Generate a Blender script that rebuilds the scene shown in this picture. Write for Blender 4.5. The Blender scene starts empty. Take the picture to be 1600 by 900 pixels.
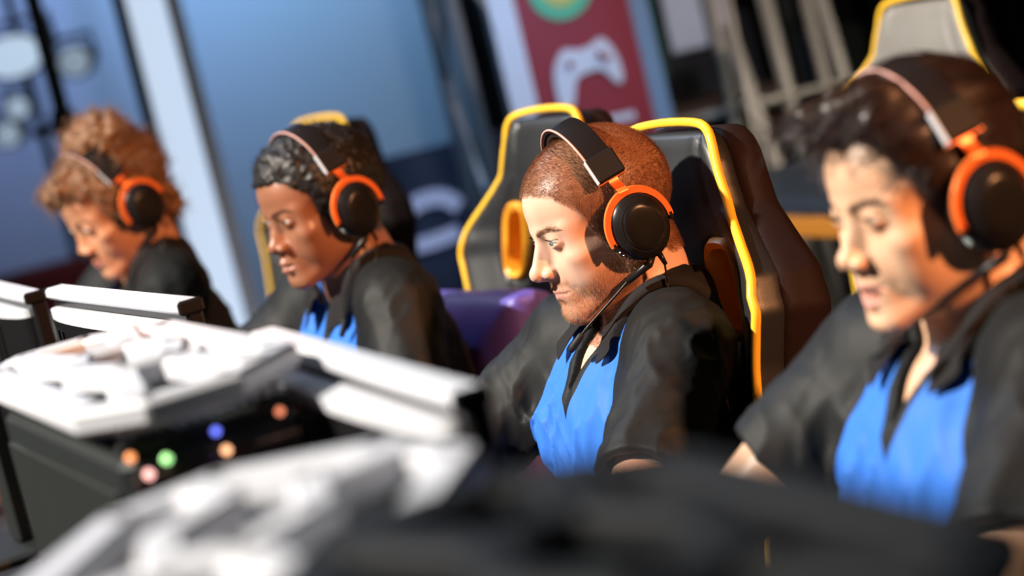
import bpy, math, random
import numpy as np
from mathutils import Matrix, Vector, Euler

scene = bpy.context.scene
COL = scene.collection
R = math.radians
rng = np.random.default_rng(7)
random.seed(7)

# ------------------------------------------------------------------ camera
FPX = 3778.0                                   # focal length in pixels of a 1600 px wide frame
CAM_LOC = Vector((0, 0, 1.51))
CAM_ROT = Matrix.Rotation(R(90 - 8.1), 3, 'X') @ Matrix.Rotation(R(-13.5), 3, 'Z')
cd = bpy.data.cameras.new('camera')
cam = bpy.data.objects.new('camera', cd)
COL.objects.link(cam)
cd.sensor_width = 36.0
cd.lens = FPX / 1600 * 36.0
cd.clip_start = 0.05
cd.clip_end = 60
cam.matrix_world = Matrix.Translation(CAM_LOC) @ CAM_ROT.to_4x4()
cd.dof.use_dof = True
cd.dof.focus_distance = 3.08
cd.dof.aperture_fstop = 2.45
scene.camera = cam

def at(x, y, d):
    """point of the hall seen at photo pixel (x, y), d metres along the lens axis"""
    return CAM_LOC + CAM_ROT @ Vector(((x - 800) / FPX * d, -(y - 450) / FPX * d, -d))

# ------------------------------------------------------------------ world, lights, exposure
world = bpy.data.worlds.new('world')
scene.world = world
world.use_nodes = True
world.node_tree.nodes['Background'].inputs[0].default_value = (0.010, 0.030, 0.042, 1)
world.node_tree.nodes['Background'].inputs[1].default_value = 0.4

def spot(name, loc, target, power, color, size=60, blend=0.4, radius=0.1):
    l = bpy.data.lights.new(name, 'SPOT')
    l.energy = power
    l.color = color
    l.spot_size = R(size)
    l.spot_blend = blend
    l.shadow_soft_size = radius
    o = bpy.data.objects.new(name, l)
    COL.objects.link(o)
    o.location = loc
    o.rotation_euler = (Vector(target) - Vector(loc)).to_track_quat('-Z', 'Y').to_euler()
    return o

spot('key_stage_spot', (-5.7, 1.6, 5.8), (-0.1, 3.1, 1.0), 7000, (1.0, 0.92, 0.80), 40, 0.4, 0.10)
spot('amber_stage_spot', (3.2, -0.4, 3.0), (-0.05, 3.2, 1.0), 1600, (1.0, 0.41, 0.17), 20, 0.35, 0.07)
spot('cool_top_spot', (-2.2, 6.2, 4.6), (-0.2, 2.0, 1.1), 330, (0.62, 0.76, 1.0), 60, 0.5, 0.3)
spot('blue_wall_spot', (-0.62, 8.3, 3.3), (-0.60, 9.6, 2.0), 420, (0.30, 0.58, 0.95), 62, 1.0, 0.2)
spot('violet_wall_spot', (-2.2, 8.2, 3.5), (-2.0, 9.6, 2.2), 400, (0.34, 0.48, 0.95), 66, 1.0, 0.2)
spot('back_right_spot', (4.2, 4.2, 4.4), (0.7, 6.8, 1.2), 220, (1.0, 0.9, 0.72), 60, 0.8, 0.2)

spot('added_banner_spot', (1.6, 4.4, 3.6), at(985, 60, 6.7), 300, (1.0, 0.84, 0.80), 30, 0.6, 0.15)  # unseen lamp added to brighten the banner and posters

vs = scene.view_settings
vs.view_transform = 'Standard'
vs.look = 'None'
vs.exposure = 0.0
vs.gamma = 1.0
vs.use_curve_mapping = False

# ------------------------------------------------------------------ generic helpers
def tag(o, label=None, cat=None, group=None, kind=None):
    if label: o['label'] = label
    if cat: o['category'] = cat
    if group: o['group'] = group
    if kind: o['kind'] = kind
    return o

def empty(name, loc=(0, 0, 0), rot=None):
    o = bpy.data.objects.new(name, None)
    o.empty_display_size = 0.1
    COL.objects.link(o)
    o.location = loc
    if rot is not None:
        o.rotation_euler = rot
    return o

def mesh_obj(name, verts, faces, mat, parent=None, smooth=True):
    me = bpy.data.meshes.new(name)
    v = np.asarray(verts, dtype=np.float32).reshape(-1, 3)
    if isinstance(faces, np.ndarray):
        n, k = faces.shape
        me.vertices.add(len(v))
        me.vertices.foreach_set('co', v.ravel())
        me.loops.add(n * k)
        me.loops.foreach_set('vertex_index', faces.astype(np.int32).ravel())
        me.polygons.add(n)
        me.polygons.foreach_set('loop_start', np.arange(0, n * k, k, dtype=np.int32))
        me.update(calc_edges=True)
    else:
        me.from_pydata([tuple(map(float, q)) for q in v], [], faces)
        me.update()
    me.polygons.foreach_set('use_smooth', np.full(len(me.polygons), smooth, dtype=bool))
    if mat is not None:
        me.materials.append(mat)
    o = bpy.data.objects.new(name, me)
    COL.objects.link(o)
    if parent is not None:
        o.parent = parent
    return o

def copy_tree(o, parent=None):
    c = o.copy()
    COL.objects.link(c)
    c.parent = parent
    for ch in list(o.children):
        copy_tree(ch, c)
    return c

class MB:
    """collects simple solids into one mesh"""
    def __init__(s):
        s.v, s.f = [], []
    def add(s, v, f):
        b = len(s.v)
        s.v += [tuple(map(float, q)) for q in v]
        s.f += [tuple(b + i for i in q) for q in f]
        return s
    def box(s, c, size, rot=None, bev=0.0):
        x, y, z = [q / 2 for q in size]
        b = min(bev, x * .9, y * .9, z * .9)
        M = rot if rot is not None else Matrix.Identity(3)
        C = Vector(c)
        if b <= 0:
            P = [(sx * x, sy * y, sz * z) for sz in (-1, 1) for sx, sy in ((-1, -1), (1, -1), (1, 1), (-1, 1))]
            F = [(3, 2, 1, 0), (4, 5, 6, 7), (0, 1, 5, 4), (1, 2, 6, 5), (2, 3, 7, 6), (3, 0, 4, 7)]
            return s.add([C + M @ Vector(p) for p in P], F)
        def ring(xx, yy, zz, c_):
            return [(xx - c_, -yy, zz), (xx, -yy + c_, zz), (xx, yy - c_, zz), (xx - c_, yy, zz),
                    (-xx + c_, yy, zz), (-xx, yy - c_, zz), (-xx, -yy + c_, zz), (-xx + c_, -yy, zz)]
        P = ring(x - b, y - b, -z, b * .4) + ring(x, y, -z + b, b) + ring(x, y, z - b, b) + ring(x - b, y - b, z, b * .4)
        F = [tuple(range(7, -1, -1)), tuple(range(24, 32))]
        for k in range(3):
            for i in range(8):
                j = (i + 1) % 8
                F.append((k * 8 + i, k * 8 + j, k * 8 + 8 + j, k * 8 + 8 + i))
        return s.add([C + M @ Vector(p) for p in P], F)
    def tube(s, pts, r, n=8, closed=False, cap=True):
        pts = [Vector(p) for p in pts]
        rs = r if isinstance(r, (list, tuple)) else [r] * len(pts)
        V, F = [], []
        N = len(pts)
        prev = None
        for i, p in enumerate(pts):
            if closed:
                t = (pts[(i + 1) % N] - pts[i - 1])
            else:
                t = pts[min(i + 1, N - 1)] - pts[max(i - 1, 0)]
            t.normalize()
            if prev is None:
                u = t.orthogonal().normalized()
            else:
                u = (prev - t * prev.dot(t))
                u = u.normalized() if u.length > 1e-6 else t.orthogonal().normalized()
            prev = u
            w = t.cross(u)
            for k in range(n):
                a = 2 * math.pi * k / n
                V.append(p + (u * math.cos(a) + w * math.sin(a)) * rs[i])
        M = N if closed else N - 1
        for i in range(M):
            j = (i + 1) % N
            for k in range(n):
                l = (k + 1) % n
                F.append((i * n + k, i * n + l, j * n + l, j * n + k))
        if cap and not closed:
            F.append(tuple(range(n - 1, -1, -1)))
            F.append(tuple((N - 1) * n + k for k in range(n)))
        return s.add(V, F)
    def prism(s, poly, y0, y1, M=None):
        """poly of (x, z) extruded from y0 to y1"""
        n = len(poly)
        V = [Vector((x, y0, z)) for x, z in poly] + [Vector((x, y1, z)) for x, z in poly]
        if M is not None:
            V = [M @ q for q in V]
        F = [tuple(range(n)), tuple(range(2 * n - 1, n - 1, -1))]
        for i in range(n):
            j = (i + 1) % n
            F.append((j, i, n + i, n + j))
        return s.add(V, F)
    def lathe(s, prof, n=24, M=None):
        """profile of (r, z) about z"""
        V, F = [], []
        for r_, z in prof:
            for k in range(n):
                a = 2 * math.pi * k / n
                V.append(Vector((r_ * math.cos(a), r_ * math.sin(a), z)))
        for i in range(len(prof) - 1):
            for k in range(n):
                l = (k + 1) % n
                F.append((i * n + k, i * n + l, (i + 1) * n + l, (i + 1) * n + k))
        F.append(tuple(range(n - 1, -1, -1)))
        F.append(tuple((len(prof) - 1) * n + k for k in range(n)))
        if M is not None:
            V = [M @ q for q in V]
        return s.add(V, F)
    def build(s, name, mat, parent=None, smooth=False):
        return mesh_obj(name, s.v, s.f, mat, parent, smooth)

def auto_smooth(o, ang=40):
    me = o.data
    me.polygons.foreach_set('use_smooth', np.full(len(me.polygons), True, dtype=bool))
    try:
        me.set_sharp_from_angle(angle=R(ang))
    except Exception:
        pass
    return o

def bez(p0, p1, p2, p3, n=16):
    P = [Vector(p) for p in (p0, p1, p2, p3)]
    out = []
    for i in range(n + 1):
        t = i / n
        out.append(P[0] * (1 - t) ** 3 + P[1] * 3 * t * (1 - t) ** 2 + P[2] * 3 * t * t * (1 - t) + P[3] * t ** 3)
    return out

def catmull(pts, n=8, closed=False):
    P = [Vector(p) for p in pts]
    N = len(P)
    out = []
    rngN = N if closed else N - 1
    for i in range(rngN):
        if closed:
            a, b, c, d = P[i - 1], P[i], P[(i + 1) % N], P[(i + 2) % N]
        else:
            a, b, c, d = P[max(i - 1, 0)], P[i], P[i + 1], P[min(i + 2, N - 1)]
        for k in range(n):
            t = k / n
            out.append(0.5 * ((2 * b) + (c - a) * t + (2 * a - 5 * b + 4 * c - d) * t * t + (3 * b - a - 3 * c + d) * t ** 3))
    if not closed:
        out.append(P[-1])
    return out

# ------------------------------------------------------------------ materials
def nodes_of(name):
    m = bpy.data.materials.new(name)
    m.use_nodes = True
    nt = m.node_tree
    return m, nt, nt.nodes['Principled BSDF']

def pmat(name, col, rough=0.5, metal=0.0, spec=0.5, var=0.0, vscale=20.0, bump=0.0, bscale=200.0, coat=0.0,
         emit=None, estr=0.0, sheen=0.0, trans=0.0):
    m, nt, b = nodes_of(name)
    N, L = nt.nodes, nt.links
    b.inputs['Base Color'].default_value = (*col, 1)
    b.inputs['Roughness'].default_value = rough
    b.inputs['Metallic'].default_value = metal
    b.inputs['Specular IOR Level'].default_value = spec
    b.inputs['Coat Weight'].default_value = coat
    b.inputs['Sheen Weight'].default_value = sheen
    b.inputs['Transmission Weight'].default_value = trans
    if emit is not None:
        b.inputs['Emission Color'].default_value = (*emit, 1)
        b.inputs['Emission Strength'].default_value = estr
    tc = N.new('ShaderNodeTexCoord')
    nz = N.new('ShaderNodeTexNoise')
    nz.inputs['Scale'].default_value = vscale
    nz.inputs['Detail'].default_value = 4
    L.new(tc.outputs['Object'], nz.inputs['Vector'])
    mr = N.new('ShaderNodeMapRange')
    mr.inputs['To Min'].default_value = 1 - var
    mr.inputs['To Max'].default_value = 1 + var
    L.new(nz.outputs['Fac'], mr.inputs['Value'])
    mx = N.new('ShaderNodeMix')
    mx.data_type = 'RGBA'
    mx.blend_type = 'MULTIPLY'
    mx.inputs['Factor'].default_value = 1
    mx.inputs['A'].default_value = (*col, 1)
    L.new(mr.outputs['Result'], mx.inputs['B'])
    L.new(mx.outputs['Result'], b.inputs['Base Color'])
    if bump > 0:
        n2 = N.new('ShaderNodeTexNoise')
        n2.inputs['Scale'].default_value = bscale
        n2.inputs['Detail'].default_value = 3
        L.new(tc.outputs['Object'], n2.inputs['Vector'])
        bp = N.new('ShaderNodeBump')
        bp.inputs['Strength'].default_value = bump
        bp.inputs['Distance'].default_value = 0.002
        L.new(n2.outputs['Fac'], bp.inputs['Height'])
        L.new(bp.outputs['Normal'], b.inputs['Normal'])
    return m

def emis(name, col, s):
    m, nt, b = nodes_of(name)
    b.inputs['Base Color'].default_value = (*[min(1, c) * .5 for c in col], 1)
    b.inputs['Emission Color'].default_value = (*col, 1)
    b.inputs['Emission Strength'].default_value = s
    return m

def attr_mix(nt, name, col_in, col2, lo=-0.5, hi=0.5, amt=1.0):
    """mix towards col2 where the mesh attribute passes from lo to hi"""
    N, L = nt.nodes, nt.links
    a = N.new('ShaderNodeAttribute')
    a.attribute_name = name
    mr = N.new('ShaderNodeMapRange')
    mr.inputs['From Min'].default_value = lo
    mr.inputs['From Max'].default_value = hi
    mr.inputs['To Max'].default_value = amt
    L.new(a.outputs['Fac'], mr.inputs['Value'])
    mx = N.new('ShaderNodeMix')
    mx.data_type = 'RGBA'
    L.new(mr.outputs['Result'], mx.inputs['Factor'])
    if isinstance(col_in, tuple):
        mx.inputs['A'].default_value = (*col_in, 1)
    else:
        L.new(col_in, mx.inputs['A'])
    mx.inputs['B'].default_value = (*col2, 1)
    return mx.outputs['Result']

def skin_mat(name, col, lip, brow, beard, scalp, rough=0.42, beard_amt=0.5, scalp_amt=0.9, sss=0.12):
    m, nt, b = nodes_of(name)
    N, L = nt.nodes, nt.links
    tc = N.new('ShaderNodeTexCoord')
    nz = N.new('ShaderNodeTexNoise')
    nz.inputs['Scale'].default_value = 28
    nz.inputs['Detail'].default_value = 6
    L.new(tc.outputs['Object'], nz.inputs['Vector'])
    rp = N.new('ShaderNodeMapRange')
    rp.inputs['From Min'].default_value = 0.3
    rp.inputs['From Max'].default_value = 0.7
    L.new(nz.outputs['Fac'], rp.inputs['Value'])
    mx = N.new('ShaderNodeMix')
    mx.data_type = 'RGBA'
    L.new(rp.outputs['Result'], mx.inputs['Factor'])
    mx.inputs['A'].default_value = (*[c * 1.05 for c in col], 1)
    mx.inputs['B'].default_value = (col[0] * .95, col[1] * .88, col[2] * .86, 1)
    c = mx.outputs['Result']
    c = attr_mix(nt, 'beard', c, beard, 0.0, 1.0, beard_amt)
    c = attr_mix(nt, 'lips', c, lip, -0.12, 0.10, 0.85)
    c = attr_mix(nt, 'scalp', c, scalp, -0.25, 0.35, scalp_amt)
    c = attr_mix(nt, 'brow', c, brow, -0.12, 0.15, 0.75)
    L.new(c, b.inputs['Base Color'])
    b.inputs['Roughness'].default_value = rough
    b.inputs['Specular IOR Level'].default_value = 0.45
    b.inputs['Subsurface Weight'].default_value = sss
    b.inputs['Subsurface Radius'].default_value = (0.010, 0.004, 0.002)
    b.inputs['Subsurface Scale'].default_value = 0.5
    n2 = N.new('ShaderNodeTexNoise')
    n2.inputs['Scale'].default_value = 420
    n2.inputs['Detail'].default_value = 2
    L.new(tc.outputs['Object'], n2.inputs['Vector'])
    bp = N.new('ShaderNodeBump')
    bp.inputs['Strength'].default_value = 0.12
    bp.inputs['Distance'].default_value = 0.001
    L.new(n2.outputs['Fac'], bp.inputs['Height'])
    L.new(bp.outputs['Normal'], b.inputs['Normal'])
    return m

def shirt_mat(name, base, panel):
    m, nt, b = nodes_of(name)
    N, L = nt.nodes, nt.links
    c = attr_mix(nt, 'panel', base, panel, -0.03, 0.03)
    L.new(c, b.inputs['Base Color'])
    b.inputs['Roughness'].default_value = 0.6
    b.inputs['Specular IOR Level'].default_value = 0.22
    tc = N.new('ShaderNodeTexCoord')
    wv = N.new('ShaderNodeTexNoise')
    wv.inputs['Scale'].default_value = 900
    L.new(tc.outputs['Object'], wv.inputs['Vector'])
    bp = N.new('ShaderNodeBump')
    bp.inputs['Strength'].default_value = 0.15
    bp.inputs['Distance'].default_value = 0.001
    L.new(wv.outputs['Fac'], bp.inputs['Height'])
    L.new(bp.outputs['Normal'], b.inputs['Normal'])
    return m

def eye_mat(name, iris):
    m, nt, b = nodes_of(name)
    N, L = nt.nodes, nt.links
    c = attr_mix(nt, 'iris', (0.72, 0.68, 0.64), tuple(q * .35 for q in iris), -0.03, 0.03)
    c = attr_mix(nt, 'iris', c, iris, 0.05, 0.16)
    c = attr_mix(nt, 'iris', c, (0.004, 0.004, 0.004), 0.33, 0.37)
    L.new(c, b.inputs['Base Color'])
    b.inputs['Roughness'].default_value = 0.06
    b.inputs['Coat Weight'].default_value = 0.6
    return m

def hair_mat(name, col, rough=0.45):
    m, nt, b = nodes_of(name)
    N, L = nt.nodes, nt.links
    tc = N.new('ShaderNodeTexCoord')
    nz = N.new('ShaderNodeTexNoise')
    nz.inputs['Scale'].default_value = 90
    L.new(tc.outputs['Object'], nz.inputs['Vector'])
    mx = N.new('ShaderNodeMix')
    mx.data_type = 'RGBA'
    L.new(nz.outputs['Fac'], mx.inputs['Factor'])
    mx.inputs['A'].default_value = (*[c * .55 for c in col], 1)
    mx.inputs['B'].default_value = (*[c * 1.45 for c in col], 1)
    L.new(mx.outputs['Result'], b.inputs['Base Color'])
    b.inputs['Roughness'].default_value = rough
    b.inputs['Specular IOR Level'].default_value = 0.4
    return m

M = dict(
    leather=pmat('black leather', (0.012, 0.013, 0.015), 0.44, spec=.6, bump=0.10, bscale=900, var=.2),
    leather_warm_tint=pmat('dark leather with painted warm light', (0.014, 0.008, 0.0085), 0.6, spec=.08, bump=0.1, bscale=900, var=.2),  # red of the amber light painted into the leather of the chair sides
    leather_violet=pmat('violet leather', (0.085, 0.06, 0.33), 0.45, bump=0.1, bscale=900, var=.15),
    leather_grey=pmat('grey leather', (0.20, 0.19, 0.18), 0.5, bump=0.1, bscale=900, var=.1),
    yellow=pmat('yellow piping', (0.85, 0.50, 0.03), 0.42, var=.08),
    orange_plastic=pmat('orange plastic liner', (0.80, 0.33, 0.02), 0.4, var=.08),
    black=pmat('black plastic', (0.009, 0.009, 0.010), 0.28, spec=.2, var=.1),
    black_matte=pmat('matte black plastic', (0.009, 0.011, 0.011), 0.6, spec=.3, var=.15),
    charcoal=pmat('charcoal painted steel', (0.014, 0.017, 0.018), 0.5, spec=.3, var=.15),
    silver=pmat('silver painted plastic', (0.56, 0.57, 0.62), 0.35, var=.03),
    chrome=pmat('brushed steel', (0.6, 0.6, 0.62), 0.25, metal=1.0, var=.05),
    glass=pmat('dark tinted glass', (0.05, 0.032, 0.03), 0.2, spec=.5),
    headset_orange=pmat('orange anodised aluminium', (0.88, 0.20, 0.04), 0.34, metal=0.25, var=.04),
    headset_black=pmat('headset black plastic', (0.010, 0.009, 0.010), 0.33, spec=.2, var=.1),
    pad=pmat('black leatherette ear pad', (0.014, 0.013, 0.013), 0.42, bump=.3, bscale=260),
    salmon=pmat('pale band lining', (0.52, 0.30, 0.27), 0.5),
    floor=pmat('dark stage carpet', (0.02, 0.022, 0.028), 0.85, var=.3, vscale=8, bump=.4, bscale=300),
    wall=pmat('painted backdrop', (0.42, 0.46, 0.52), 0.8, var=.1, vscale=1.2),
    drape=pmat('black drape', (0.012, 0.014, 0.02), 0.9, var=.3, vscale=4),
    truss=pmat('truss aluminium', (0.45, 0.47, 0.5), 0.4, metal=.6, var=.1),
    trousers=pmat('dark trousers', (0.012, 0.014, 0.02), 0.8, var=.2, bump=.3),
    shoe=pmat('black shoe', (0.02, 0.02, 0.022), 0.5),
    desk=pmat('black desk laminate', (0.012, 0.012, 0.014), 0.45, var=.1),
    bracket=pmat('satin black bracket', (0.008, 0.008, 0.009), 0.55, spec=.12),
    lash=pmat('dark lashes', (0.012, 0.008, 0.006), 1.0, spec=0.0),
    collar=pmat('black knit collar', (0.010, 0.009, 0.010), 0.75, bump=.5, bscale=700, spec=.2),
)

# ------------------------------------------------------------------ distance-field modelling (centimetres)
f32 = np.float32
def V3(*a): return np.array(a, dtype=f32)
def sph(p, c, r): return np.linalg.norm(p - V3(*c), axis=1) - f32(r)
def ell(p, c, r):
    q = p - V3(*c)
    r = V3(*r)
    a = q / r
    k0 = np.sqrt((a * a).sum(1)) + f32(1e-6)
    b = a / r
    k1 = np.sqrt((b * b).sum(1)) + f32(1e-6)
    return k0 * (k0 - 1) / k1
def cap(p, a, b, r0, r1=None):
    if r1 is None: r1 = r0
    a = V3(*a); b = V3(*b)
    ab = b - a
    t = np.clip(((p - a) @ ab) / f32(ab @ ab + 1e-9), 0, 1)
    d = p - a - t[:, None] * ab
    return np.sqrt((d * d).sum(1)) - (f32(r0) + t * f32(r1 - r0))
def rbox(p, c, h, r, Rm=None):
    q = p - V3(*c)
    if Rm is not None: q = q @ np.asarray(Rm, dtype=f32)
    q = np.abs(q) - (V3(*h) - f32(r))
    return np.sqrt((np.maximum(q, 0) ** 2).sum(1)) + np.minimum(q.max(1), 0) - f32(r)
def smin(a, b, k):
    h = np.maximum(f32(k) - np.abs(a - b), 0) / f32(k)
    return np.minimum(a, b) - h * h * f32(k * 0.25)
def smax(a, b, k): return -smin(-a, -b, k)

_lat = np.random.default_rng(3).random((32, 32, 32)).astype(f32)
def noise(p, s=1.0):
    q = p * f32(s)
    i = np.floor(q).astype(np.int32)
    f = (q - i).astype(f32)
    f = f * f * (3 - 2 * f)
    i &= 31
    j = (i + 1) & 31
    x, y, z = f[:, 0], f[:, 1], f[:, 2]
    def g(a, b, c): return _lat[a, b, c]
    c00 = g(i[:, 0], i[:, 1], i[:, 2]) * (1 - x) + g(j[:, 0], i[:, 1], i[:, 2]) * x
    c10 = g(i[:, 0], j[:, 1], i[:, 2]) * (1 - x) + g(j[:, 0], j[:, 1], i[:, 2]) * x
    c01 = g(i[:, 0], i[:, 1], j[:, 2]) * (1 - x) + g(j[:, 0], i[:, 1], j[:, 2]) * x
    c11 = g(i[:, 0], j[:, 1], j[:, 2]) * (1 - x) + g(j[:, 0], j[:, 1], j[:, 2]) * x
    return (c00 * (1 - y) + c10 * y) * (1 - z) + (c01 * (1 - y) + c11 * y) * z

def axis(segs):
    """[(start, stop, step), ...] joined into one rising axis"""
    out = []
    for a, b, s in segs:
        out.append(np.linspace(a, b, max(2, int(round((b - a) / s)) + 1))[:-1])
    out.append(np.array([segs[-1][1]]))
    return np.concatenate(out).astype(f32)

from concurrent.futures import ThreadPoolExecutor
_pool = ThreadPoolExecutor(4)
def par(f, P, ch=60000):
    return np.concatenate(list(_pool.map(f, [P[k:k + ch] for k in range(0, len(P), ch)]))) if len(P) else np.zeros(0, f32)

def isomesh(f, xs, ys, zs, B=6, margin=.35, fac=1.1):
    """surface nets over a rectilinear grid, evaluated only near the surface"""
    def padto(a):
        n = len(a) - 1
        m = (-n) % B
        if m:
            st = a[-1] - a[-2]
            a = np.concatenate([a, a[-1] + st * np.arange(1, m + 1, dtype=f32)])
        return a
    xs, ys, zs = padto(xs), padto(ys), padto(zs)
    n = [len(a) - 1 for a in (xs, ys, zs)]
    nb = [k // B for k in n]
    cen, half = [], []
    for a in (xs, ys, zs):
        lo, hi = a[:-1:B], a[B::B]
        cen.append((lo + hi) / 2)
        half.append((hi - lo) / 2)
    C = np.stack(np.meshgrid(*cen, indexing='ij'), -1).reshape(-1, 3)
    H = np.sqrt(sum(h * h for h in np.meshgrid(*half, indexing='ij'))).ravel()
    d = par(f, C.astype(f32))
    act = (np.abs(d) < H * fac + margin).reshape(nb)
    def up(a): return a.repeat(B, 0).repeat(B, 1).repeat(B, 2)
    sgn = up(d.reshape(nb).astype(f32))
    F = np.empty((n[0] + 1, n[1] + 1, n[2] + 1), f32)
    F[:-1, :-1, :-1] = sgn
    F[-1] = 9; F[:, -1] = 9; F[:, :, -1] = 9
    ua = up(act)
    mk = np.zeros(F.shape, bool)
    for a in (0, 1):
        for b in (0, 1):
            for c in (0, 1):
                mk[a:n[0] + a, b:n[1] + b, c:n[2] + c] |= ua
    I = np.nonzero(mk)
    P = np.stack([xs[I[0]], ys[I[1]], zs[I[2]]], 1)
    F[I] = par(f, P)
    ins = F < 0
    cnt = np.zeros(n, np.int8)
    for a in (0, 1):
        for b in (0, 1):
            for c in (0, 1):
                cnt += ins[a:n[0] + a, b:n[1] + b, c:n[2] + c]
    cell = (cnt > 0) & (cnt < 8)
    J = np.nonzero(cell)
    vid = np.full(n, -1, np.int32)
    vid[J] = np.arange(len(J[0]))
    acc = np.zeros((len(J[0]), 3), np.float64)
    num = np.zeros(len(J[0]))
    ax = (xs, ys, zs)
    offs = [(a, b, c) for a in (0, 1) for b in (0, 1) for c in (0, 1)]
    for o in offs:
        for k in range(3):
            if o[k]: continue
            o2 = list(o); o2[k] = 1
            i0 = tuple(J[m] + o[m] for m in range(3))
            i1 = tuple(J[m] + o2[m] for m in range(3))
            a, b = F[i0], F[i1]
            s = (a < 0) != (b < 0)
            t = np.where(s, a / np.where(s, a - b, 1), 0)
            for m in range(3):
                x0 = ax[m][i0[m]]
                acc[:, m] += np.where(s, x0 + t * (ax[m][i1[m]] - x0), 0)
            num += s
    verts = (acc / num[:, None]).astype(f32)
    faces = []
    for k in range(3):
        u, v = (k + 1) % 3, (k + 2) % 3
        sl0 = [slice(1, -1)] * 3; sl1 = [slice(1, -1)] * 3
        sl0[k] = slice(0, -1); sl1[k] = slice(1, None)
        a, b = ins[tuple(sl0)], ins[tuple(sl1)]
        e = np.nonzero(a != b)
        e = [q.copy() for q in e]
        flip = a[tuple(e)]
        base = [q + (0 if m == k else 1) for m, q in enumerate(e)]
        def cid(du, dv):
            q = list(base)
            q[u] = q[u] + du; q[v] = q[v] + dv
            return vid[tuple(q)]
        quad = np.stack([cid(-1, -1), cid(0, -1), cid(0, 0), cid(-1, 0)], 1)
        quad = np.where(flip[:, None], quad, quad[:, ::-1])
        faces.append(quad)
    faces = np.concatenate(faces)
    faces = faces[(faces >= 0).all(1)]
    return verts, faces

def project(f, p, level=0.0, it=6):
    p = np.asarray(p, dtype=f32).copy()
    e = f32(0.05)
    for _ in range(it):
        d = f(p) - f32(level)
        g = np.stack([f(p + V3(*(e if k == j else 0 for k in range(3)))) - f(p - V3(*(e if k == j else 0 for k in range(3)))) for j in range(3)], 1)
        gl = np.linalg.norm(g, axis=1, keepdims=True) + 1e-6
        p -= (g / gl) * d[:, None] * f32(.9)
    return p

def grad(f, p):
    e = f32(0.08)
    g = np.stack([f(p + V3(*(e if k == j else 0 for k in range(3)))) - f(p - V3(*(e if k == j else 0 for k in range(3)))) for j in range(3)], 1)
    return g / (np.linalg.norm(g, axis=1, keepdims=True) + 1e-6)

def sample_mesh(verts, faces, w, n, g):
    """n random points on the quads, weighted by w per vertex"""
    tri = np.concatenate([faces[:, [0, 1, 2]], faces[:, [0, 2, 3]]])
    a, b, c = verts[tri[:, 0]], verts[tri[:, 1]], verts[tri[:, 2]]
    cr = np.cross(b - a, c - a)
    ar = np.linalg.norm(cr, axis=1) * w[tri].mean(1)
    i = g.choice(len(tri), n, p=ar / ar.sum())
    r1, r2 = np.sqrt(g.random(n)), g.random(n)
    P = a[i] * (1 - r1)[:, None] + b[i] * (r1 * (1 - r2))[:, None] + c[i] * (r1 * r2)[:, None]
    nn = cr[i] / (np.linalg.norm(cr[i], axis=1, keepdims=True) + 1e-12)
    return P.astype(f32), nn.astype(f32)

def strand_mesh(name, paths, rad, mat, parent):
    """paths (N, S, 3): a three-sided tapering strand along each"""
    N_, S, _ = paths.shape
    d = paths[:, -1] - paths[:, 0]
    rv = rng.normal(size=(N_, 3))
    u = np.cross(d, rv); u /= np.linalg.norm(u, axis=1, keepdims=True) + 1e-9
    w = np.cross(d, u); w /= np.linalg.norm(w, axis=1, keepdims=True) + 1e-9
    rad = np.asarray(rad) * np.ones(S)
    V = np.zeros((N_, S, 3, 3), f32)
    for k in range(3):
        a = 2 * math.pi * k / 3
        V[:, :, k] = paths + (u * math.cos(a) + w * math.sin(a))[:, None, :] * rad[None, :, None]
    idx = np.arange(N_ * S * 3).reshape(N_, S, 3)
    F = []
    for k in range(3):
        l = (k + 1) % 3
        F.append(np.stack([idx[:, :-1, k], idx[:, :-1, l], idx[:, 1:, l], idx[:, 1:, k]], -1).reshape(-1, 4))
    return mesh_obj(name, V.reshape(-1, 3), np.concatenate(F), mat, parent)

def set_attr(o, name, val):
    a = o.data.attributes.new(name, 'FLOAT', 'POINT')
    a.data.foreach_set('value', np.asarray(val, dtype=f32))

# ------------------------------------------------------------------ the head
DEF = dict(jaw=1.0, chin=1.0, nose_w=1.0, nose_l=1.0, tip=0.0, lip=1.0, open=0.0, lid_up=0.40, lid_lo=0.36, brow=1.0,
           cheek=1.0, smile=0.0, bridge=0.0, wide=1.0, mouth_w=1.0, chin_y=0.0)

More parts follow.
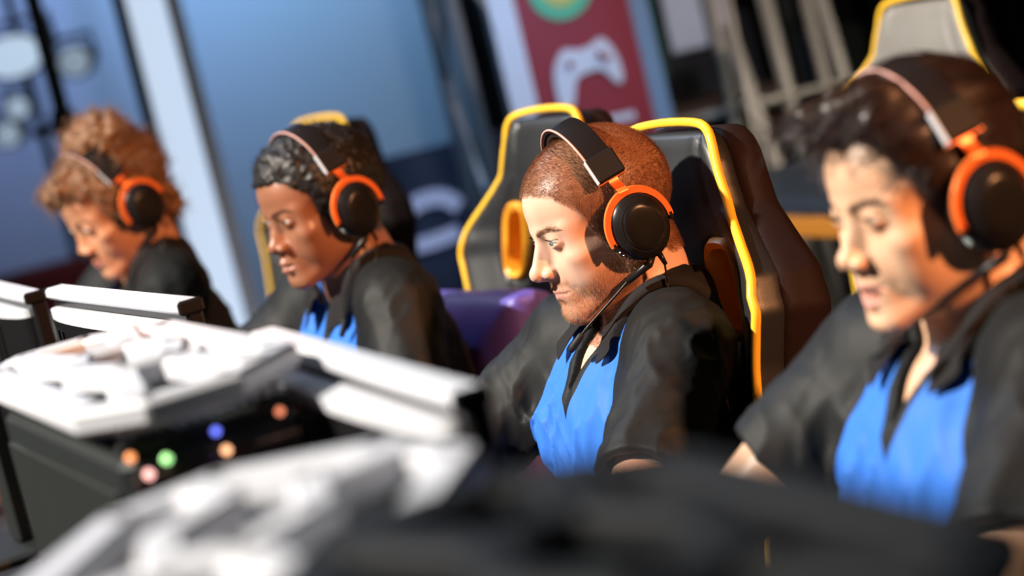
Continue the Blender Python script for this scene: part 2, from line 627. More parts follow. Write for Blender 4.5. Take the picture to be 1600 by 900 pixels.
def head_field(p, k):
    q = p.copy()
    q[:, 0] = np.abs(q[:, 0])
    x, y, z = q[:, 0], q[:, 1], q[:, 2]
    jw = k['jaw']
    d = ell(q, (0, .8, 3.1), (7.45 * k['wide'], 9.5, 8.2))
    d = smin(d, ell(q, (0, -3.1, 3.4), (6.3, 5.9, 5.6)), 2.2)
    d = smin(d, ell(q, (0, -3.2, -3.6), (5.9 * jw, 5.2, 6.4)), 2.0)
    d = smin(d, cap(q, (5.5 * jw, .2, -3.6), (5.1 * jw, -.8, -7.0), 1.1, 1.25), 1.6)
    d = smin(d, cap(q, (5.1 * jw, -.8, -7.0), (1.5, -7.3 - k['chin_y'], -10.0), 1.25, 1.45), 1.6)
    d = smin(d, ell(q, (0, -7.9 - k['chin_y'], -10.1), (1.9, 1.45 * k['chin'], 1.35)), 1.3)
    d = smin(d, ell(q, (0, -4.0, -9.0), (3.6, 4.2, 2.0)), 1.5)
    d = smin(d, ell(q, (4.35 * k['cheek'], -6.0, -2.5), (1.75, 1.75, 1.35)), 1.8)
    d = smin(d, cap(q, (.9, -8.6, 1.25), (4.6, -7.0, 1.45), .66 * k['brow'], .62), 1.2)
    d = smin(d, ell(q, (0, -7.45, -6.9), (2.7 * k['mouth_w'], 1.95, 2.4)), 1.6)
    d = smin(d, ell(q, (0, -6.7, -4.6), (3.1, 2.3, 2.6)), 1.6)
    d = smin(d, ell(q, (4.9, -5.9, .1), (.9, 1.3, 1.9)), 1.2)
    d = smin(d, ell(q, (4.0 * jw, -3.4, -4.7), (2.1, 3.9, 3.9)), 1.8)
    # sockets
    d = smax(d, -ell(q, (2.9, -9.95, -.10), (1.6, 1.45, .95)), 1.0)
    # nose
    nl = k['nose_l']
    d = smin(d, cap(q, (0, -8.45 - k['bridge'], 1.0), (0, -10.55 * nl, -3.2), .55, .72), 1.0)
    d = smin(d, cap(q, (0, -7.9, .7), (0, -9.25 * (.4 + .6 * nl), -3.7), .75, 1.3), .8)
    d = smin(d, sph(q, (0, -10.8 * nl, -3.65 + k['tip']), .88), .7)
    d = smin(d, ell(q, (1.15 * k['nose_w'], -9.65, -3.95), (.72, 1.0, .72)), .45)
    d = smin(d, cap(q, (0, -10.5 * nl, -4.25), (0, -9.2, -4.9), .32), .5)
    d = smax(d, -ell(q, (.62 * k['nose_w'], -10.0 * (.5 + nl * .5), -4.72), (.36, .62, .34)), .25)
    # lids
    e = V3(3.1, -7.66, 0)
    d = smin(d, sph(q, e, 1.31), .7)
    dx = (x - e[0])
    ar = np.clip(1 - (dx / 1.42) ** 2, -1, 1)
    slit = np.maximum(z - (k['lid_up'] * ar + .04 * dx), (-k['lid_lo'] * ar + .04 * dx) - z)
    rr = sph(q, e, 0)
    cut = np.maximum(np.maximum(slit, rr - 1.75), np.maximum(1.02 - rr, y + 7.9))
    d = smax(d, -cut, .10)
    # crease above the upper lid
    cr = np.abs(z - (.30 + k['lid_up'] * ar)) * .8
    d = d + f32(.07) * np.exp(-(cr / .10) ** 2 - (dx / 1.1) ** 2 - ((rr - 1.34) / .4) ** 2)
    # lips
    op = k['open']; li = k['lip']; mw = k['mouth_w']; sm = k['smile']
    lipu = cap(q, (0, -9.42, -6.50 + .1 * op), (2.15 * mw, -8.15, -6.86 + sm), .46 * li, .16)
    lipl = cap(q, (0, -9.25, -7.42 - op), (1.95 * mw, -8.1, -7.08 + sm - .55 * op), .54 * li, .16)
    d = smin(d, lipu, .55)
    d = smin(d, lipl, .55)
    gr = cap(q, (0, -9.95, -6.94), (2.45 * mw, -8.45, -6.98 + sm), .11 + .0 * op, .07)
    d = smax(d, -gr, .22)
    if op > 0:
        d = smax(d, -ell(q, (0, -9.0, -6.95 - op * .5 + sm * .4), (1.75 * mw, 2.4, .52 * op)), .25)
        d = smin(d, ell(q, (0, -5.2, -7.4), (2.6, 1.6, 1.5)), .1)
    d = smax(d, -ell(q, (0, -9.75 - k['chin_y'], -8.65 - .6 * op), (1.5, .75, .42)), .8)
    # fold from nose to mouth corner
    d = d + f32(.10 + .05 * sm) * np.exp(-(cap(q, (1.9, -9.0, -4.2), (3.0 * mw, -7.7, -6.6), 0) / .45) ** 2)
    # ears
    d = smin(d, ell(q, (7.55 * k['wide'], 1.0, -.5), (.5, 1.65, 2.9)), .5)
    d = smax(d, -ell(q, (8.15 * k['wide'], .6, -.7), (.5, .85, 1.5)), .3)
    return d

def hair_line(p, front=6.4, temple=4.2, nape=-7.5):
    """positive inside the hair region (head centimetres)"""
    y = p[:, 1]
    zl = np.interp(y, [-12, -8.4, -7.2, -6.0, -5.0, -4.3, -3.7, -2.2, -1.6, -.9, 2.6, 3.6, 5.5, 9, 14],
                   [front, front, front - .5, temple, temple - 1.0, temple - 3.0, -.8, -3.4, -2.6, -1.2, -1.2, -4.8, nape + .4, nape, nape])
    return (p[:, 2] - zl).astype(f32) * f32(.75)

def brow_mask(p, up=0.0, th=.36):
    ax = np.abs(p[:, 0])
    zc = np.interp(ax, [.9, 1.6, 3.6, 5.3], [1.05 + up * .3, 1.35 + up, 1.75 + up, 1.2 + up])
    t = np.interp(ax, [.7, 1.3, 2.5, 4.3, 5.4], [0, 1, 1, .75, 0]) * th
    m = t - np.abs(p[:, 2] - zc)
    m = np.where((ax < .8) | (ax > 5.3) | (p[:, 1] > -4), -1, m)
    return m.astype(f32)

def lips_mask(p, k):
    ax = np.abs(p[:, 0])
    op, li, mw, sm = k['open'], k['lip'], k['mouth_w'], k['smile']
    t = np.clip(ax / (2.25 * mw), 0, 1)
    zu = (-6.12 + .1 * op - .1 * (1 - li)) * (1 - t) + (-6.86 + sm) * t + .18 * np.sin(np.clip(t * 3, 0, 1) * math.pi) * .5
    zl = (-7.86 - op * 1.0 - .25 * (li - 1)) * (1 - t ** 2) + (-7.0 + sm) * t ** 2
    m = np.minimum(zu - p[:, 2], p[:, 2] - zl)
    m = np.where((ax > 2.3 * mw) | (p[:, 1] > -7.6), -1, m)
    return m.astype(f32)

def beard_mask(p, k):
    ax, y, z = np.abs(p[:, 0]), p[:, 1], p[:, 2]
    jaw = np.clip((-5.8 - z - .45 * np.clip(y + 7, 0, 9) * .2) / 2.0, 0, 1) * np.clip((z + 14.5) / 2, 0, 1) * (y < 0.5)
    mou = np.clip(1 - np.abs(z + 5.65) / .75, 0, 1) * (ax < 2.8) * (y < -7)
    side = np.clip(1 - np.abs(y + 1.2) / 2.6, 0, 1) * np.clip((-1.5 - z) / 2.0, 0, 1) * (y > -4) * .9
    cheek = np.clip((-3.4 - z - .55 * (-y - 3.0)) / 1.6, 0, 1) * (y > -7.5) * (y < 1)
    return np.clip(np.maximum.reduce([jaw, mou, side * (z > -9), cheek]), 0, 1).astype(f32)

# ------------------------------------------------------------------ people
def rot_m(yaw, pitch, roll):
    """head turn: yaw (+ to the person's own left), pitch (+ looks down), roll, as a matrix on local columns"""
    return np.array((Matrix.Rotation(R(yaw), 3, 'Z') @ Matrix.Rotation(R(pitch), 3, 'X') @ Matrix.Rotation(R(roll), 3, 'Y')), dtype=f32)

def hand_field(p, W, D, Nn, side, curl):
    """palm, four fingers and a thumb; W wrist, D pointing direction, Nn back-of-hand normal"""
    D = np.array(D, dtype=f32); D /= np.linalg.norm(D)
    Nn = np.array(Nn, dtype=f32); Nn -= D * (D @ Nn); Nn /= np.linalg.norm(Nn)
    S = np.cross(D, Nn) * side                 # towards the thumb
    W = np.array(W, dtype=f32)
    L = lambda a, b, c: W + D * a + S * b + Nn * c
    d = cap(p, L(-1, 0, 0), L(3, 1.2, 0), 2.3, 1.7)
    for b, c in ((2.6, 0), (.9, .2), (-.8, .15), (-2.3, -.1)):
        d = smin(d, cap(p, L(2, b * .7, 0), L(8.0 - abs(b - .6) * .25, b, c), 1.35, 1.1), 1.0)
    for b, ln in ((2.7, 3.9), (.9, 4.4), (-.85, 4.1), (-2.45, 3.2)):
        k0 = L(8.0 - abs(b - .6) * .25, b, .1)
        a1 = R(curl * .6); a2 = R(curl * 1.35)
        k1 = k0 + (D * math.cos(a1) - Nn * math.sin(a1)) * ln
        k2 = k1 + (D * math.cos(a2) - Nn * math.sin(a2)) * ln * .85
        d = smin(d, cap(p, k0, k1, .98, .88), .35)
        d = np.minimum(d, cap(p, k1, k2, .88, .68))
    t0, t1, t2 = L(1.5, 1.8, -.5), L(4.6, 4.6, -1.2), L(7.4, 5.2, -1.8)
    d = smin(d, cap(p, t0, t1, 1.45, 1.05), .9)
    d = smin(d, cap(p, t1, t2, 1.05, .8), .3)
    return d

def build_person(label, H, psi, k, head_rot, py, arms, skin, hairm, shirtm, iris, res, floor_z, female=False,
                 gaze=(0, 8), folds=1.0, emblem=True, shoulder=15.2, shy=1.0, brow_up=0.0, hl=(6.4, 4.2, -7.5), lumpy=0.0):
    K = dict(DEF); K.update(k)
    HR = rot_m(*head_rot)
    HRi = HR                                      # p_head = p @ HR  (inverse of column rotation)
    def to_head(p): return p @ HRi
    def from_head(p): return np.asarray(p, dtype=f32) @ HR.T
    wS = shoulder
    nb = from_head([[0, 2.0, -5.5]])[0]
    C7 = np.array([0, 4.2, -13.2])
    pel = np.array([0, py, -60.0])
    def spine(t, dy=0): return tuple(C7 + (pel - C7) * t + np.array([0, dy, 0]))
    S = {s: np.array([s * wS, shy + (py - 4) * .08, -17.6]) for s in (-1, 1)}
    def torso(p, g=0.0):
        d = ell(p, spine(.40, -2.0), (15.0 + g, 10.8 + g, 17.5 + g))
        d = smin(d, ell(p, spine(.75, -1), (14.5 + g, 10.5 + g, 15 + g)), 5)
        d = smin(d, ell(p, spine(1.0), (16.5 + g, 12.0 + g, 10.5 + g)), 5)
        for s in (-1, 1):
            d = smin(d, cap(p, (s * 3, 5.0, -12.8), tuple(S[s] * np.array([.82, 1, 1]) + np.array([0, .5, .8])), 4.3 + g, 4.7 + g), 4)
            if female:
                d = smin(d, ell(p, tuple(np.array(spine(.36, -9.5)) + np.array([s * 7, 0, 0])), (6 + g, 5.5 + g, 6 + g)), 3)
            else:
                d = smin(d, ell(p, tuple(np.array(spine(.30, -8.0)) + np.array([s * 6.5, 0, 0])), (7 + g, 4 + g, 5.5 + g)), 4)
        return d
    def arm(p, s, g=0.0, frac=1.0):
        E, W = np.array(arms[s]['elbow'], float), np.array(arms[s]['wrist'], float)
        d = cap(p, tuple(S[s]), tuple(E), 5.2 + g, 4.0 + g)
        if frac >= 1.0:
            d = smin(d, cap(p, tuple(E), tuple(E + (W - E) * .35), 4.0, 4.1), 1.5)
            d = smin(d, cap(p, tuple(E + (W - E) * .3), tuple(W), 4.1, 2.6), 1.5)
        return d
    def body(p):
        d = np.full(len(p), 99, f32)
        r = np.linalg.norm(p, axis=1)
        m = r < 19
        if m.any():
            q = p[m]
            dh = head_field(to_head(q), K)
            dn = cap(q, tuple(nb), (0, 4.2, -14.2), 5.1 if not female else 4.4, 5.7 if not female else 4.8)
            dn = smin(dn, cap(q, tuple(nb + np.array([0, 1.5, 1])), (0, 6.0, -12), 4.6, 5.0), 2)
            d[m] = smin(dh, dn, 1.6)
        m2 = r >= 8
        q = p[m2]
        far = np.minimum(torso(q), np.minimum(arm(q, -1), arm(q, 1)))
        for s in (-1, 1):
            far = smin(torso(q), arm(q, s), 3.5) if s == -1 else smin(far, arm(q, s), 3.5)
        for s in (-1, 1):
            A = arms[s]
            W = np.array(A['wrist'], float)
            mm = np.linalg.norm(q - W.astype(f32), axis=1) < 25
            if mm.any():
                hd = hand_field(q[mm], W, A['dir'], A['nrm'], s * A.get('flip', 1), A.get('curl', 35))
                far[mm] = smin(far[mm], hd, 1.2)
        nk = cap(q, tuple(nb), (0, 4.2, -14.2), 5.1 if not female else 4.4, 5.7 if not female else 4.8)
        far = smin(far, nk, 2.5)
        mhd = r[m2] < 19
        out = d.copy()
        out[m2] = np.where(mhd, smin(d[m2], far, 1.2), np.minimum(far, d[m2]))
        return out
    a, b = res, res * 2.0
    xs = axis([(-46, -10, b), (-10, 10, a), (10, 46, b)])
    ys = axis([(-52, -13.5, b), (-13.5, 12.5, a), (12.5, 36, b)])
    zs = axis([(-74, -17, b), (-17, 13.5, a)])
    v, fc = isomesh(body, xs, ys, zs)
    o = mesh_obj('person', v * .01, fc, skin)
    o.location = H
    o.rotation_euler = (0, 0, R(-psi))
    tag(o, label, 'person')
    hp = to_head(v)
    inh = np.linalg.norm(v, axis=1) < 18
    def msk(val, neg=-1.0): return np.where(inh, val, neg)
    lm, bm, be = lips_mask(hp, K), brow_mask(hp, brow_up), beard_mask(hp, K)
    sc = hair_line(hp, *hl)
    sc = np.where(hp[:, 2] < -9, -1, sc)
    nzv = noise(hp, 2.3) - .5
    be = be * (lm < 0.02)
    set_attr(o, 'lips', msk(lm)); set_attr(o, 'brow', msk(bm))
    set_attr(o, 'beard', msk(be, 0)); set_attr(o, 'scalp', msk(sc + nzv * .6))
    # eyes
    for s in (-1, 1):
        n = 32
        th = np.linspace(0, math.pi, n // 2 + 1); ph = np.linspace(0, 2 * math.pi, n, endpoint=False)
        T, Ph = np.meshgrid(th, ph, indexing='ij')
        e = np.stack([np.sin(T) * np.cos(Ph), -np.cos(T), np.sin(T) * np.sin(Ph)], -1).reshape(-1, 3)
        ir = .56 - 1.21 * np.sqrt(e[:, 0] ** 2 + e[:, 2] ** 2)
        ir = np.where(e[:, 1] > 0, -1, ir)
        bulge = 1.21 + .07 * np.clip(ir / .56, 0, 1)
        gm = np.array(Matrix.Rotation(R(gaze[0]), 3, 'Z') @ Matrix.Rotation(R(gaze[1]), 3, 'X'), dtype=f32)
        e = (e * bulge[:, None]) @ gm.T + np.array([s * 3.1, -7.66, 0])
        e = from_head(e)
        idx = np.arange(len(e)).reshape(n // 2 + 1, n)
        q = np.stack([idx[:-1], np.roll(idx, -1, 1)[:-1], np.roll(idx, -1, 1)[1:], idx[1:]], -1).reshape(-1, 4)
        eo = mesh_obj('eye', e * .01, q, iris, o)
        set_attr(eo, 'iris', ir)
    for s in (-1, 1):
        for nm, sgn, cnt, ln in (('eyelashes', 1, 40, .34),):
            t = np.linspace(-1.22, 1.30, cnt)
            ar = 1 - (t / 1.42) ** 2
            zz = K['lid_up'] * ar + .04 * t
            base = np.stack([t, -np.sqrt(np.clip(1.36 ** 2 - t ** 2 - zz ** 2, .05, 9)), zz], 1)
            dirn = base / np.linalg.norm(base, axis=1, keepdims=True) * .8 + np.array([0, -.2, -.18]) + np.stack([t * .25, t * 0, t * 0], 1)
            sw = np.linspace(0, 1, 4)
            pth = base[:, None] + dirn[:, None] * (sw[None, :, None] * ln) + np.array([0, 0, .22])[None, None] * (sw[None, :, None] ** 2)
            pth = pth * np.array([s, 1, 1]) + np.array([s * 3.1, -7.66, 0])
            strand_mesh('eyelashes', from_head(pth.reshape(-1, 3)).reshape(pth.shape) * .01, np.array([.026, .022, .014, .006]) * .01, M['lash'], o)
    # shirt
    zV = -20.8
    def wrinkle(p, d):
        warp = (noise(p, .07)[:, None] - f32(.5)) * f32(1.1)
        def fold(a, sc, off, zs):
            c_, s_ = math.cos(R(a)), math.sin(R(a))
            q = p @ np.array([[c_, 0, s_], [0, 1, 0], [-s_, 0, c_]], dtype=f32)
            n_ = noise(q * V3(sc, sc * .55, zs) + f32(off) + warp)
            return (1 - np.abs(2 * n_ - 1)) ** 2
        side = np.sign(p[:, 0])
        w = noise(p * V3(.14, .12, .05) + V3(3, 1, 2)) - .5
        out = w * f32(.9) - (fold(24, .34, 0, .05) - .4) * f32(.75) - (fold(-30, .42, 7.3, .055) - .4) * f32(.6) - (fold(8, .7, 3.7, .06) - .4) * f32(.28)
        arm_ = np.clip((np.abs(p[:, 0]) - 12) / 3, 0, 1)
        out = out - arm_ * (fold(62, .5, 11.1, .10) - .4) * f32(.30)
        calm = np.clip((-p[:, 2] - 15) / 9, .15, 1).astype(f32)
        return d + f32(folds) * out * np.maximum(calm, arm_) * (1 - f32(.5) * arm_)
    sl = {}
    for s in (-1, 1):
        E = np.array(arms[s]['elbow'], float)
        sl[s] = (S[s], S[s] + (E - S[s]) * arms[s].get('sleeve', .84))
    def shirt0(p):
        d = torso(p, 1.0)
        for s in (-1, 1):
            A, B_ = sl[s]
            ax = (B_ - A); ln = np.linalg.norm(ax); ax = ax / ln
            dd = cap(p, tuple(A), tuple(B_ + ax * 4), 6.2, 6.1)
            cutp = (p - B_.astype(f32)) @ ax.astype(f32)
            dd = smax(dd, cutp, .6)
            d = smin(d, dd, 4.5)
        return d
    def vdist(p):
        """signed distance-like to the V opening, negative inside"""
        hw = np.clip((p[:, 2] - zV) * .42, -4, 4.6)
        vv = (np.abs(p[:, 0]) - hw) * .92
        return np.maximum(vv, p[:, 1] - 2.0)
    def shirt(p):
        d = wrinkle(p, shirt0(p))
        nk = cap(p, (0, 1.0, -6), (0, 3.8, -14.8), 6.1 if not female else 5.6, 6.3 if not female else 5.8)
        d = smax(d, -nk, .5)
        up = vdist(p)
        d = smax(d, -np.maximum(up, -(p[:, 1] + 30)), .3)
        d = np.maximum(d, -62 - p[:, 2])
        # hollow sleeve mouths
        for s in (-1, 1):
            A, B_ = sl[s]
            ax = (B_ - A) / np.linalg.norm(B_ - A)
            d = np.maximum(d, -cap(p, tuple(B_ - ax * 1.2), tuple(B_ + ax * 6), 5.1))
        return d
    c = max(res * 1.9, .36)
    v2, f2 = isomesh(shirt, axis([(-36, 36, c)]), axis([(-30, 36, c)]), axis([(-63, -8, c)]), margin=1.6)
    so = mesh_obj('polo_shirt', v2 * .01, f2, shirtm, o)
    x_, y_, z_ = np.abs(v2[:, 0]), v2[:, 1], v2[:, 2]
    wl = np.interp(z_, [-64, -44, -34, -28, -23, -18, -13], [13.2, 13.2, 13.0, 12.2, 10.8, 8.6, 6.4])
    pan = np.minimum(wl - x_, (2.0 - y_) + (py - 4) * np.clip((-16 - z_) / 44, 0, 1))
    pan = np.minimum(pan, vdist(v2) - 1.25)
    set_attr(so, 'panel', pan)
    # collar: stand and folded leaf
    nphi, nr = 64, 9
    verts = []
    phs = np.linspace(-R(152), R(152), nphi)
    for ph in phs:
        af = abs(ph) / R(152)
        ca, sa = math.cos(ph), math.sin(ph)
        rn = 6.5 if not female else 5.9
        zt = -9.2 - 5.6 * ((1 - ca) / 2) ** 1.15
        base = np.array([rn * sa * (1 - .10 * af ** 4), 4.0 + rn * ca - 1.2 * af ** 2, zt])
        drop = 3.9 + 1.2 * max(0, af - .70) / .30
        out = 2.3 + .4 * af
        for i in range(nr):
            t = i / (nr - 1)
            if t < .3:
                u = t / .3
                off = (-.2 + .25 * u, -1.9 * (1 - u))
            else:
                u = (t - .3) / .7
                off = (.05 + out * u ** .8, .35 * math.sin(math.pi * min(1, u * 2.2)) * .8 - drop * u ** 1.15)
            fwd = .9 * max(0, af - .7) / .3 * t
            verts.append(base + np.array([sa * off[0], ca * off[0] - fwd, off[1]]))
    verts = np.array(verts, dtype=f32)
    ds = shirt0(verts)
    low = np.tile(np.arange(nr) / (nr - 1) > .35, nphi)
    mv = low & (ds < 1.0)
    if mv.any():
        verts[mv] = project(shirt0, verts[mv], 1.05, 5)
    idx = np.arange(len(verts)).reshape(nphi, nr)
    q = np.stack([idx[:-1, :-1], idx[:-1, 1:], idx[1:, 1:], idx[1:, :-1]], -1).reshape(-1, 4)
    co = mesh_obj('collar', verts * .01, q, M['collar'], o)
    md = co.modifiers.new('thickness', 'SOLIDIFY'); md.thickness = .0028; md.offset = 0
    sb = co.modifiers.new('smooth', 'SUBSURF'); sb.levels = 1; sb.render_levels = 1
    if emblem:
        pts = []
        mb = MB()
        for j, (u0, u1, w0, w1) in enumerate([(0, .3, 0, .5), (.45, .45, 0, .9), (.6, .95, .1, .45), (1.1, 1.1, 0, .7), (1.25, 1.7, .05, .35), (1.8, 2.0, .5, .1), (0.1, 1.9, -.25, -.2)]):
            seg = np.array([[-9.8 + u0, -9, -37 + w0], [-9.8 + (u0 + u1) / 2, -9, -37 + (w0 + w1) / 2 + .1], [-9.8 + u1, -9, -37 + w1]], dtype=f32)
            for _ in range(3):
                seg = project(shirt, seg, .06, 4)
            mb.tube([tuple(x * .01) for x in seg], .0010, 5)
        mb.build('chest_emblem', M['black_matte'], o, True)
    # trousers, shoes
    hips = [(s * 9.0, py - 4, -61.5) for s in (-1, 1)]
    knees = [(s * 13.0, py - 46, -58.5) for s in (-1, 1)]
    ank = [(s * 13.0, py - 42, floor_z + 10) for s in (-1, 1)]
    def legs(p):
        d = ell(p, tuple(np.array(spine(1.0))), (17.6, 13.2, 11.4))
        for h_, k_, a_ in zip(hips, knees, ank):
            d = smin(d, cap(p, h_, k_, 8.6, 6.4), 3)
            d = smin(d, cap(p, k_, a_, 6.6, 4.8), 2)
        d = d + (noise(p, .16) - .5) * f32(1.0)
        return np.maximum(d, p[:, 2] + 57)
    v3, f3 = isomesh(legs, axis([(-26, 26, 1.0)]), axis([(py - 58, py + 18, 1.0)]), axis([(floor_z + 3, -48, 1.0)]), margin=1.2)
    mesh_obj('trousers', v3 * .01, f3, M['trousers'], o)
    for s in (-1, 1):
        def shoe(p):
            d = ell(p, (s * 13, py - 48, floor_z + 3.6), (4.6, 13.5, 3.6))
            d = smin(d, ell(p, (s * 13, py - 42, floor_z + 7), (4.4, 6, 6)), 2)
            return np.maximum(d, floor_z + .3 - p[:, 2])
        v4, f4 = isomesh(shoe, axis([(s * 13 - 7, s * 13 + 7, .8)]), axis([(py - 64, py - 32, .8)]), axis([(floor_z - 1, floor_z + 15, .8)]))
        mesh_obj('shoe', v4 * .01, f4, M['shoe'], o)
    return dict(obj=o, v=v, f=fc, hp=hp, HR=HR, from_head=from_head, to_head=to_head, K=K, body=body, inh=inh,
                shirt=shirt, scalp=msk(sc), beard=msk(be, 0), brow=msk(bm), head_rot=head_rot, H=H, psi=psi)

def scalp_samples(pr, w, n, seed):
    g = np.random.default_rng(seed)
    return sample_mesh(pr['v'], pr['f'], np.clip(w, 0, None).astype(np.float64) + 0, n, g) + (g,)

def flow(P, Nn, tgt):
    """unit directions along the surface closest to tgt"""
    t = tgt - Nn * (tgt * Nn).sum(1, keepdims=True)
    return t / (np.linalg.norm(t, axis=1, keepdims=True) + 1e-6)

def fuzz(pr, name, weight, n, seed, length, lean, tgt_head, rad, mat, segs=3, jitter=.35, curl=0.0):
    """short hairs standing on the skin; tgt_head: array or function giving the lean direction in head space"""
    P, Nn, g = scalp_samples(pr, weight, n, seed)
    if callable(tgt_head):
        T = tgt_head(pr['to_head'](P))
    else:
        T = np.tile(np.array(tgt_head, dtype=f32), (n, 1))
    T = T @ pr['HR'].T
    t = flow(P, Nn, T)
    d = Nn * (1 - lean) + t * lean + g.normal(size=(n, 3)) * jitter * .5
    d /= np.linalg.norm(d, axis=1, keepdims=True)
    L = length * (0.6 + .6 * g.random(n))
    s = np.linspace(0, 1, segs)
    paths = P[:, None] - Nn[:, None] * .05 + d[:, None] * (s[None, :, None] * L[:, None, None])
    paths = paths + (t * lean)[:, None] * (s[None, :, None] ** 2) * L[:, None, None] * .35
    rad_ = rad * np.linspace(1, .3, segs)
    o = strand_mesh(name, paths * .01, rad_ * .01, mat, pr['obj'])
    return o

# ------------------------------------------------------------------ headset
def build_headset(label, pr, cable_pts, boom, band_col, sx=1.0, fwd=0.0):
    """worn on the head: built in head space (centimetres scaled to metres)"""
    root = empty('gaming_headset', pr['H'])
    root.rotation_euler = (Matrix.Rotation(R(-pr['psi']), 3, 'Z') @ Matrix([list(map(float, r_)) for r_ in pr['HR']])).to_euler()
    tag(root, label, 'headset', 'orange and black headsets worn by the players')
    S_ = .01
    lean = R(6)                              # the band leans a little forward
    def BP(x, y, z):                         # band plane to head space
        return Vector((x, .8 + fwd + y * math.cos(lean) - (z + 1.2) * math.sin(lean), -1.2 + (z + 1.2) * math.cos(lean) + y * math.sin(lean))) * S_
    def arc(rx, rz, a0, a1, n, zc):
        return [(rx * math.sin(a), zc + rz * math.cos(a)) for a in np.linspace(a0, a1, n)]
    def strip(rx, rz, zc, a0, a1, w, th, n=40, taper=0.0):
        mb = MB()
        V, F = [], []
        pts = arc(rx, rz, a0, a1, n, zc); pin = arc(rx - th, rz - th, a0, a1, n, zc)
        for i in range(n):
            ww = w * (1 - taper * abs(2 * i / (n - 1) - 1) ** 2)
            e = min(.22, th * .35)
            for (px, pz), yy in ((pts[i], -ww + e), (pts[i], ww - e), (pts[i], ww), (pin[i], ww), (pin[i], ww - e), (pin[i], -ww + e), (pin[i], -ww), (pts[i], -ww)):
                f_ = .16 if yy in (ww, -ww) else 0
                cx, cz = (pts[i][0] + pin[i][0]) / 2, (pts[i][1] + pin[i][1]) / 2
                V.append(BP(px + (cx - px) * f_ * 1.5, yy, pz + (cz - pz) * f_ * 1.5))
        for i in range(n - 1):
            for k_ in range(8):
                l = (k_ + 1) % 8
                F.append((i * 8 + k_, i * 8 + l, i * 8 + 8 + l, i * 8 + 8 + k_))
        F.append(tuple(range(7, -1, -1))); F.append(tuple((n - 1) * 8 + k_ for k_ in range(8)))
        return mb.add(V, F)
    rx, rz, zc = 9.3 * sx, 9.9, 3.2
    A = R(60)
    auto_smooth(strip(rx, rz, zc, -A, A, 1.75, .55).build('headband', M['headset_black'], root))
    auto_smooth(strip(rx - .55, rz - .55, zc, -A * .8, A * .8, 1.5, .7).build('band_cushion', band_col, root))
    edge = MB()
    for yy in (-1.78,):
        edge.tube([BP(x, yy, z) for x, z in arc(rx - .05, rz - .05, -A * .98, A * .98, 48, zc)], .0016, 6)
    edge.build('band_edge', M['salmon'], root, True)
    for s in (-1, 1):
        # slider bracket at the band end
        a = A + R(6)
        c = (s * (rx - .1) * math.sin(a), zc + rz * math.cos(a))
        tang = Vector((s * rx * math.cos(a), 0, -rz * math.sin(a))).normalized()
        ang = math.atan2(tang.x, -tang.z)
        rm = Matrix.Rotation(lean, 3, 'X').inverted() @ Matrix.Rotation(-ang, 3, 'Y')
        rm = Matrix.Rotation(-lean * -1, 3, 'X') @ Matrix.Rotation(-ang, 3, 'Y')
        mb = MB().box(BP(c[0], 0, c[1] - .2), (.011, .040, .036), rm, .0025)
        br = auto_smooth(mb.build('slider_bracket', M['bracket'], root), 30)
        tr = MB().box(BP(c[0] + s * .1, -2.02, c[1] - .2), (.009, .0016, .034), rm, .0004)
        tr.build('bracket_trim', M['silver'], br)
        tb = MB().box(BP(c[0] + s * .25, 0, c[1] - 2.05), (.009, .039, .0012), rm)
        tb.build('bracket_rim', M['headset_orange'], br)
        # yoke: stem and half ring round the cup
        xc = s * 9.45 * sx
        cz = -1.6
        Rr, Rz = 4.3, 4.75
        stem = MB()
        y0 = [BP(c[0] * 1.0, 0, c[1] - 1.2), BP(c[0] + s * .35, .1, c[1] - 2.6), BP(xc + s * .25, .2, cz + Rz + .4), BP(xc + s * .25, .2, cz + Rz - .3)]
        V, F = [], []
        for i, p_ in enumerate(catmull(y0, 5)):
            w_ = .0068
            for dx_, dy_ in ((-.0022, -w_), (.0022, -w_), (.0022, w_), (-.0022, w_)):
                V.append(p_ + Vector((dx_, dy_, 0)))
        n = len(V) // 4
        for i in range(n - 1):
            for k_ in range(4):
                F.append((i * 4 + k_, i * 4 + (k_ + 1) % 4, i * 4 + 4 + (k_ + 1) % 4, i * 4 + 4 + k_))
        F += [(3, 2, 1, 0), tuple((n - 1) * 4 + k_ for k_ in range(4))]
        stem.add(V, F)
        V, F = [], []
        n = 36
        for i, a_ in enumerate(np.linspace(-R(98), R(98), n)):
            hw = .56 - .12 * abs(a_) / R(98)
            for dr, dx_ in ((-hw, -.10), (-hw * .8, .20), (hw * .8, .20), (hw, -.10), (hw * .8, -.30), (-hw * .8, -.30)):
                V.append(BP(xc + s * (.25 + dx_), .2 + (Rr + dr) * math.sin(a_), cz + (Rz + dr) * math.cos(a_)))
        for i in range(n - 1):
            for k_ in range(6):
                F.append((i * 6 + k_, i * 6 + (k_ + 1) % 6, i * 6 + 6 + (k_ + 1) % 6, i * 6 + 6 + k_))
        F += [tuple(range(5, -1, -1)), tuple((n - 1) * 6 + k_ for k_ in range(6))]
        stem.add(V, F)
        auto_smooth(stem.build('yoke', M['headset_orange'], root), 50)
        # cup: stacked ovals along x
        def oval(prof, nm, mat, par, n=40, smooth=True):
            V, F = [], []
            for off, ry, rz_ in prof:
                for k_ in range(n):
                    t = 2 * math.pi * k_ / n
                    ct, st = math.cos(t), math.sin(t)
                    V.append(BP(s * off, .2 + ry * ct, cz + rz_ * st))
            for i in range(len(prof) - 1):
                for k_ in range(n):
                    F.append((i * n + k_, i * n + (k_ + 1) % n, (i + 1) * n + (k_ + 1) % n, (i + 1) * n + k_))
            F += [tuple(range(n - 1, -1, -1)), tuple((len(prof) - 1) * n + k_ for k_ in range(n))]
